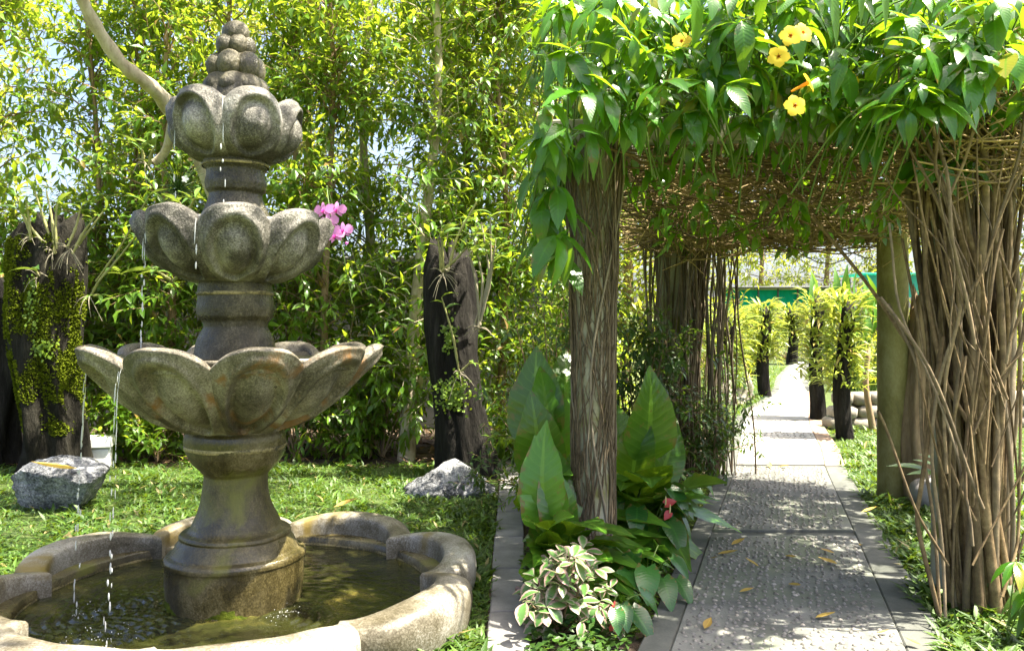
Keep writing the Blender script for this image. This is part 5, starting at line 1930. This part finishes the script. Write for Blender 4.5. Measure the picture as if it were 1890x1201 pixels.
def cobble(c, dims, label):
    rg = RNG
    V, F, U = ball_t(16, 12)
    s = int(rg.integers(1000))
    V = np.array([v * (1 + .10 * mnoise.noise(Vector(v) * 1.6 + Vector((s, 0, 0)))) for v in V]) * np.array(dims) / 2
    m = MB()
    m.add(V + np.array(c), F)
    return tag(m.obj('cobble', MT['cobble'], None, c), label, 'stone', 'cobbles at the foot of the rear right post')


cobble((2.86, 5.50, .11), (.34, .24, .26), 'largest grey cobble at the foot of the algae covered post')
cobble((2.98, 5.32, .07), (.22, .18, .19), 'round grey cobble in front of the larger one')
cobble((3.14, 5.42, .08), (.2, .18, .2), 'grey cobble nearest the vine bundle')
big_plant((3.02, 5.5, .15), [(at(1690, 870, 5.2), .42, 0), (at(1655, 855, 5.25), .45, 0), (at(1720, 835, 5.2), .45, .2), (at(1745, 865, 5.2), .4, .3), (at(1705, 845, 5.3), .4, 0)], 'striped strap leaved plant growing behind the cobbles', tmesh('leaf', leaf_t(6, .13, 'lance', .4, .25), MT['olive']), 'strap_leaved_plant')


def palmlet(base, h, n, L, label, mat='grass', w=.2):
    base = np.array(base, float)
    root = thing('seedling', base, label, 'plant')
    me_ = tmesh('leaf', leaf_t(5, w, 'lance', .3, .4), MT[mat])
    for q in range(n):
        a = RNG.uniform(0, 2 * PI)
        tp = base + np.array([math.cos(a) * .10, math.sin(a) * .08, h * RNG.uniform(.5, 1)])
        MB().tubes(curve3([base, (base + tp) / 2 + np.array([0, 0, .03]), tp], 6)[None], np.full((1, 6), .003), 4).obj('stalk', MT['greenstem'], root)
        k_ = 6
        aa = a + np.linspace(-1.5, 1.5, k_)
        D = np.stack([np.cos(aa), np.sin(aa), np.full(k_, -.35)], -1)
        pieces('leaf', me_, frames(D, np.tile([0, -.2, 1.0], (k_, 1)), L * RNG.uniform(.8, 1.1, k_)), np.tile(tp, (k_, 1)), root)


palmlet((1.92, 3.16, 0), .38, 2, .15, 'bright palmate seedling in front of the vine bundle', 'vine', .26)
palmlet((2.12, 3.18, 0), .26, 5, .16, 'leafy seedling at the lower right foot of the vine bundle')
palmlet((1.98, 3.02, 0), .08, 4, .14, 'low spreading seedling at the bottom right corner by the path')
palmlet((2.20, 3.45, 0), .3, 4, .15, 'seedling at the right edge behind the vine bundle')


# ------------------------------------------------------------------ far garden : orchid covered posts, walls, nets
OL = leaf_t(3, 0.17, 'strap', 0.35, 0.5)
OLH = leaf_t(6, 0.17, 'strap', 0.35, 0.5)


def orchid_post(px, d, top_py, w, label, n=420, z0=.55, n_parts=60, llen=.17, r=.075):
    b = at(px, 600, d)
    b[2] = 0
    h = EYE - (top_py - 600) / 1500 * d
    root = thing('orchid_post', b, label, 'planted post', 'orchid covered posts along the far path')
    m = MB()
    m.add(*stump_mesh(b, b + np.array([0.03, 0, h - .12]), r, r * .9, px % 7, 12, 12, .02))
    m.obj('post', MT['stump'], root)
    z = RNG.uniform(z0, h, n)
    a = RNG.uniform(0, 2 * PI, n)
    rr = r + w * (.15 + .5 * RNG.random(n) ** 2) * (.6 + .4 * np.sin(z * 5 + px))
    P = np.stack([b[0] + rr * np.cos(a), b[1] + rr * np.sin(a), z], -1)
    D = nrm(np.stack([np.cos(a) * .8, np.sin(a) * .8, RNG.uniform(.1, 1.3, n)], -1) + RNG.normal(0, .3, (n, 3)))
    N = np.stack([-np.cos(a) * .5, -np.sin(a) * .5, np.full(n, 1.0)], -1) + RNG.normal(0, .3, (n, 3))
    foliage(root, OL, MT['orchid'], frames(D, N, llen * RNG.uniform(.6, 1.3, n)), P, n_parts, OLH, 'orchid_leaves')
    return root


orchid_post(1557, 8.9, 540, .28, 'nearest orchid covered post on the right side of the path', 560, .55, 90, .19, .085)
orchid_post(1507, 10.6, 535, .26, 'second orchid covered post on the right, behind the nearest one', 520, .5, 70, .19, .09)
orchid_post(1410, 14.2, 560, .28, 'orchid covered post on the left where the path bends', 480, .6, 60, .21, .10)
orchid_post(1340, 12.8, 572, .5, 'bushy orchid covered post beside the left rear pergola post', 800, .3, 60, .24, .10)
orchid_post(1462, 26.0, 565, .5, 'most distant orchid covered post at the end of the path', 380, .7, 30, .36, .16)
orchid_post(1385, 19.0, 575, .45, 'orchid covered post behind the one at the path bend', 420, .4, 30, .28, .12)
orchid_post(1625, 20.0, 560, .6, 'orchid clump far behind the low stone wall', 420, .1, 30, .3, .12)

# low dry stone wall
lw = thing('low_stone_wall', (4.2, 9.6, 0), 'low rubble stone wall on the sunny lawn right of the path', 'wall')
for row in range(3):
    x = 3.75 + row * .06
    while x < 7.5:
        w_ = RNG.uniform(.18, .34)
        V, F = box_vf((w_ - .015, .28, .145), .03)
        V = roughen(V, .02, 5 + row)
        m = MB()
        m.add(V + np.array([x + w_ / 2, 9.75 + (x - 3.75) * .12, .07 + row * .15 + RNG.normal(0, .008)]), F)
        m.obj('stone', MT['drywall'], lw)
        x += w_
m = MB()
m.add(*stump_mesh((4.16, 9.45, 0), (4.14, 9.45, .98), .035, .03, 2, 10, 10, .01))
tag(m.obj('timber_stake', MT['trunk'], None, (4.16, 9.45, 0)), 'slim brown timber stake in front of the low stone wall', 'stake')
lg = thing('log_edging', (3.35, 12.6, 0), 'short row of upright weathered logs on the left at the path bend', 'edging')
for q in range(6):
    m = MB()
    m.add(*stump_mesh((3.15 + q * .135, 12.1 + q * .22, 0), (3.15 + q * .135, 12.1 + q * .22, .36 + RNG.uniform(-.04, .04)), .075, .07, q, 12, 6, .02))
    m.obj('log', MT['drywall'], lg)

# shade net house at the end
nh = thing('shade_net_house', (9.0, 31, 0), 'green shade net shelter with dark flat roof at the end of the path', 'shelter')
for q in range(7):
    x = 7.9 + q * .75
    MB().tubes(np.array([[(x, 31, 0), (x, 31, 1.3), (x, 31, 2.65)]]), np.full((1, 3), .035), 6).obj('pole', MT['darkmetal'], nh)
for q in range(6):
    nx_, nz_ = 8, 4
    V = [(7.9 + (q + i / nx_) * .75 + 0, 31.06 + .04 * math.sin(i * 1.7 + j), 1.85 + j * .19) for j in range(nz_ + 1) for i in range(nx_ + 1)]
    F = [[j * 9 + i, j * 9 + i + 1, j * 9 + i + 10, j * 9 + i + 9] for j in range(nz_) for i in range(nx_)]
    m = MB()
    m.add(V, F)
    m.add(np.array(V) + np.array([0, .02, 0]), F)
    m.obj('net_panel', MT['net'], nh)
m = MB()
m.box((10.15, 32.0, 2.70), (4.9, 2.4, .06), .01)
m.obj('roof', MT['darkmetal'], nh, smooth=False)
n2 = thing('net_roof_shelter', (14.0, 29, 0), 'small shelter with turquoise sheet roof far to the right', 'shelter')
for q in range(4):
    MB().tubes(np.array([[(12.7 + (q % 2) * 2.2, 29 + (q // 2) * 1.6, 0), (12.7 + (q % 2) * 2.2, 29 + (q // 2) * 1.6, 2.0), (12.7 + (q % 2) * 2.2, 29 + (q // 2) * 1.6, 3.0)]]), np.full((1, 3), .05), 6).obj('pole', MT['darkmetal'], n2)
m = MB()
m.box((13.8, 28.95, 2.65), (2.6, .04, .8), .01)
m.obj('front_sheet', MT['bluenet'], n2, smooth=False)
m = MB()
m.box((13.8, 29.8, 3.1), (2.8, 2.0, .05), .01)
m.obj('roof', MT['bluenet'], n2, smooth=False)

# broad leaved clump behind the posts (bright) and far trees closing the view
bc = thing('banana_clump', (6.6, 15.5, 0), 'clump of bright broad upright leaves behind the right orchid posts', 'plant')
MT['broad'] = leaf_mat('far broad leaf', (0.05, 0.15, 0.015), (0.09, 0.21, 0.02), (0.25, 0.45, 0.03), 0.4, 0.35)
BB = tmesh('leaf', leaf_t(8, .2, 'lance', .4, .5), MT['broad'])
nb = 34
a = RNG.uniform(0, 2 * PI, nb)
Pb = np.stack([6.5 + RNG.normal(0, .45, nb), 15.5 + RNG.normal(0, .3, nb), RNG.uniform(.6, 1.7, nb)], -1)
Db = np.stack([np.cos(a) * .45, np.sin(a) * .45, np.ones(nb)], -1)
pieces('leaf', BB, frames(Db, np.stack([np.cos(a), np.sin(a) - .4, .3 * np.ones(nb)], -1), RNG.uniform(.6, 1.0, nb)), Pb, bc)
m = MB()
stt = Pb.copy()
stt[:, 2] = 0
stt[:, :2] = np.array([6.5, 15.5]) + (stt[:, :2] - np.array([6.5, 15.5])) * .5
t = np.linspace(0, 1, 4)[None, :, None]
m.tubes(stt[:, None] * (1 - t) + Pb[:, None] * t, np.full((1, 4), .02), 5)
m.obj('stalks', MT['greenstem'], bc)

far2 = [
    (1150, 17.0, 5.6, 1.5, 'yellow green tree beyond the left posts of the pergola'),
    (1290, 24.0, 6.5, 2.2, 'far tree above the bushy orchid post on the left'),
    (1400, 38.0, 7.5, 2.6, 'far tree behind the green shade net'),
    (1520, 36.0, 7.5, 2.6, 'far tree right of the green shade net'),
    (1640, 34.0, 7.0, 2.6, 'far tree above the turquoise roofed shelter'),
    (1790, 24.0, 6.5, 2.2, 'far tree behind the vine bundle at the right'),
    (1960, 16.0, 5.5, 1.8, 'tree at the far right edge of the lawn'),
]
for bx, d, h, sp, lab in far2:
    b = at(bx, 600, d)
    b[2] = 0
    tree('background_tree', b, (b[0] + 0.2, b[1], h), 0.15, lab, 'tree', 'trees around the far garden', clumps=60, spread=sp, zlow=0.7, zhigh=h + .3, crad=(.5, .9), per=9, nl=6, llen=.26, n_parts=0, mat='far', T=FL, branch_r=2.0, flat=0.7)

# low bushes along the far edge of the lawns
for px, d, h, w_, lab in ((1330, 18, 1.2, 1.0, 'low bush at the far left of the sunny path'), (1450, 30, 1.5, 1.6, 'dark bush where the path disappears'), (1580, 17, .9, .9, 'low pale bush behind the nearest orchid post'), (1690, 14, 1.2, 1.0, 'bush on the lawn behind the cut trunk'), (1860, 13, 1.6, 1.2, 'bush seen through the vine bundle at the right edge'), (1500, 28, 1.3, 1.4, 'bush right of the end of the path')):
    b = at(px, 600, d)
    shrub((b[0], b[1]), h, w_, 30, .16, lab, mat='far' if 'dark' not in lab else 'shrub', n_parts=0, crad=(.25, .45), name='bush')

# tall hanging leaves at the very top (a palm above the pergola)
pl = thing('palm_frond', (1.55, 3.1, 3.3), 'pale strap leaves of a frond hanging in at the top right of centre', 'palm')
PLM = tmesh('leaflet', leaf_t(7, .16, 'lance', .3, .12), MT['broad'])
for (x0, y0, x1, y1, d, L) in ((1525, -60, 1557, 85, 2.75, .3), (1585, -70, 1598, 45, 2.75, .25), (1625, -60, 1645, 55, 2.75, .26), (1285, -50, 1290, 110, 3.3, .36)):
    a_, b_ = at(x0, y0, d), at(x1, y1, d)
    pieces('leaflet', PLM, frames((b_ - a_)[None], np.array([[.3, -1, .2]]), np.array([np.linalg.norm(b_ - a_)])), a_[None], pl)
rach = curve3([at(1230, -45, 3.4), at(1400, -95, 3.0), at(1525, -62, 2.75), at(1640, -55, 2.7)], 14)
MB().tubes(rach[None], np.full((1, 14), .008), 6).obj('rachis', MT['greenstem'], pl)

# ------------------------------------------------------------------ fallen leaves and litter
FALL = leaf_t(5, .42, 'lance', .5, -.3)
fall_me = tmesh('fallen_leaf', FALL, MT['dryleaf'])
def fallen(p, L, ang, label, group):
    o = bpy.data.objects.new('fallen_leaf', fall_me)
    o.location = p
    o.rotation_euler = (RNG.uniform(-.1, .1), RNG.uniform(-.2, .2), ang)
    o.scale = (L, L, L)
    COL.objects.link(o)
    tag(o, label, 'leaf', group)


for px, py in ((1400, 1045), (1450, 1025), (1545, 1040), (1325, 1022), (1350, 1005), (1310, 1030), (1455, 1077), (1505, 1140), (1590, 1005), (1590, 945), (1540, 1020), (1365, 1092), (1300, 1160), (1700, 1190), (1620, 1168), (1420, 862), (1436, 860)):
    d = (EYE - .045) * 1500 / (py - 600)
    fallen(((px - 945) / 1500 * d, d, .048), RNG.uniform(.04, .1), RNG.uniform(0, 6), 'small dry yellow leaf fallen on the path', 'fallen leaves on the path')
fallen((-2.86, 5.35, .31), .24, 2.1, 'large curled yellow leaf lying on the blocky boulder', None)
fallen((-3.42, 5.4, .10), .16, 1.2, 'brown leaf fallen left of the blocky boulder', None)
fallen((-1.02, 4.66, .21), .12, -1.2, 'green yellow leaf lying on the far rim of the basin', None)

# litter over the soil bed
n = 1500
P = np.stack([RNG.uniform(-5.5, .8, n), RNG.uniform(7.1, 9.5, n), RNG.uniform(.008, .03, n)], -1)
a = RNG.uniform(0, 2 * PI, n)
m = MB()
m.scatter(leaf_t(2, .4, 'lance', .4, -.3), frames(np.stack([np.cos(a), np.sin(a), RNG.normal(0, .2, n)], -1), np.tile([0, 0, 1.0], (n, 1)) + RNG.normal(0, .3, (n, 3)), RNG.uniform(.05, .11, n)), P)
tag(m.obj('leaf_litter', rough_mat('brown litter', [(0.3, (.05, .03, .015)), (.6, (.16, .10, .05))], 8, .9, .3), None), 'brown dead leaves scattered on the soil below the hedge', 'litter', kind='stuff')
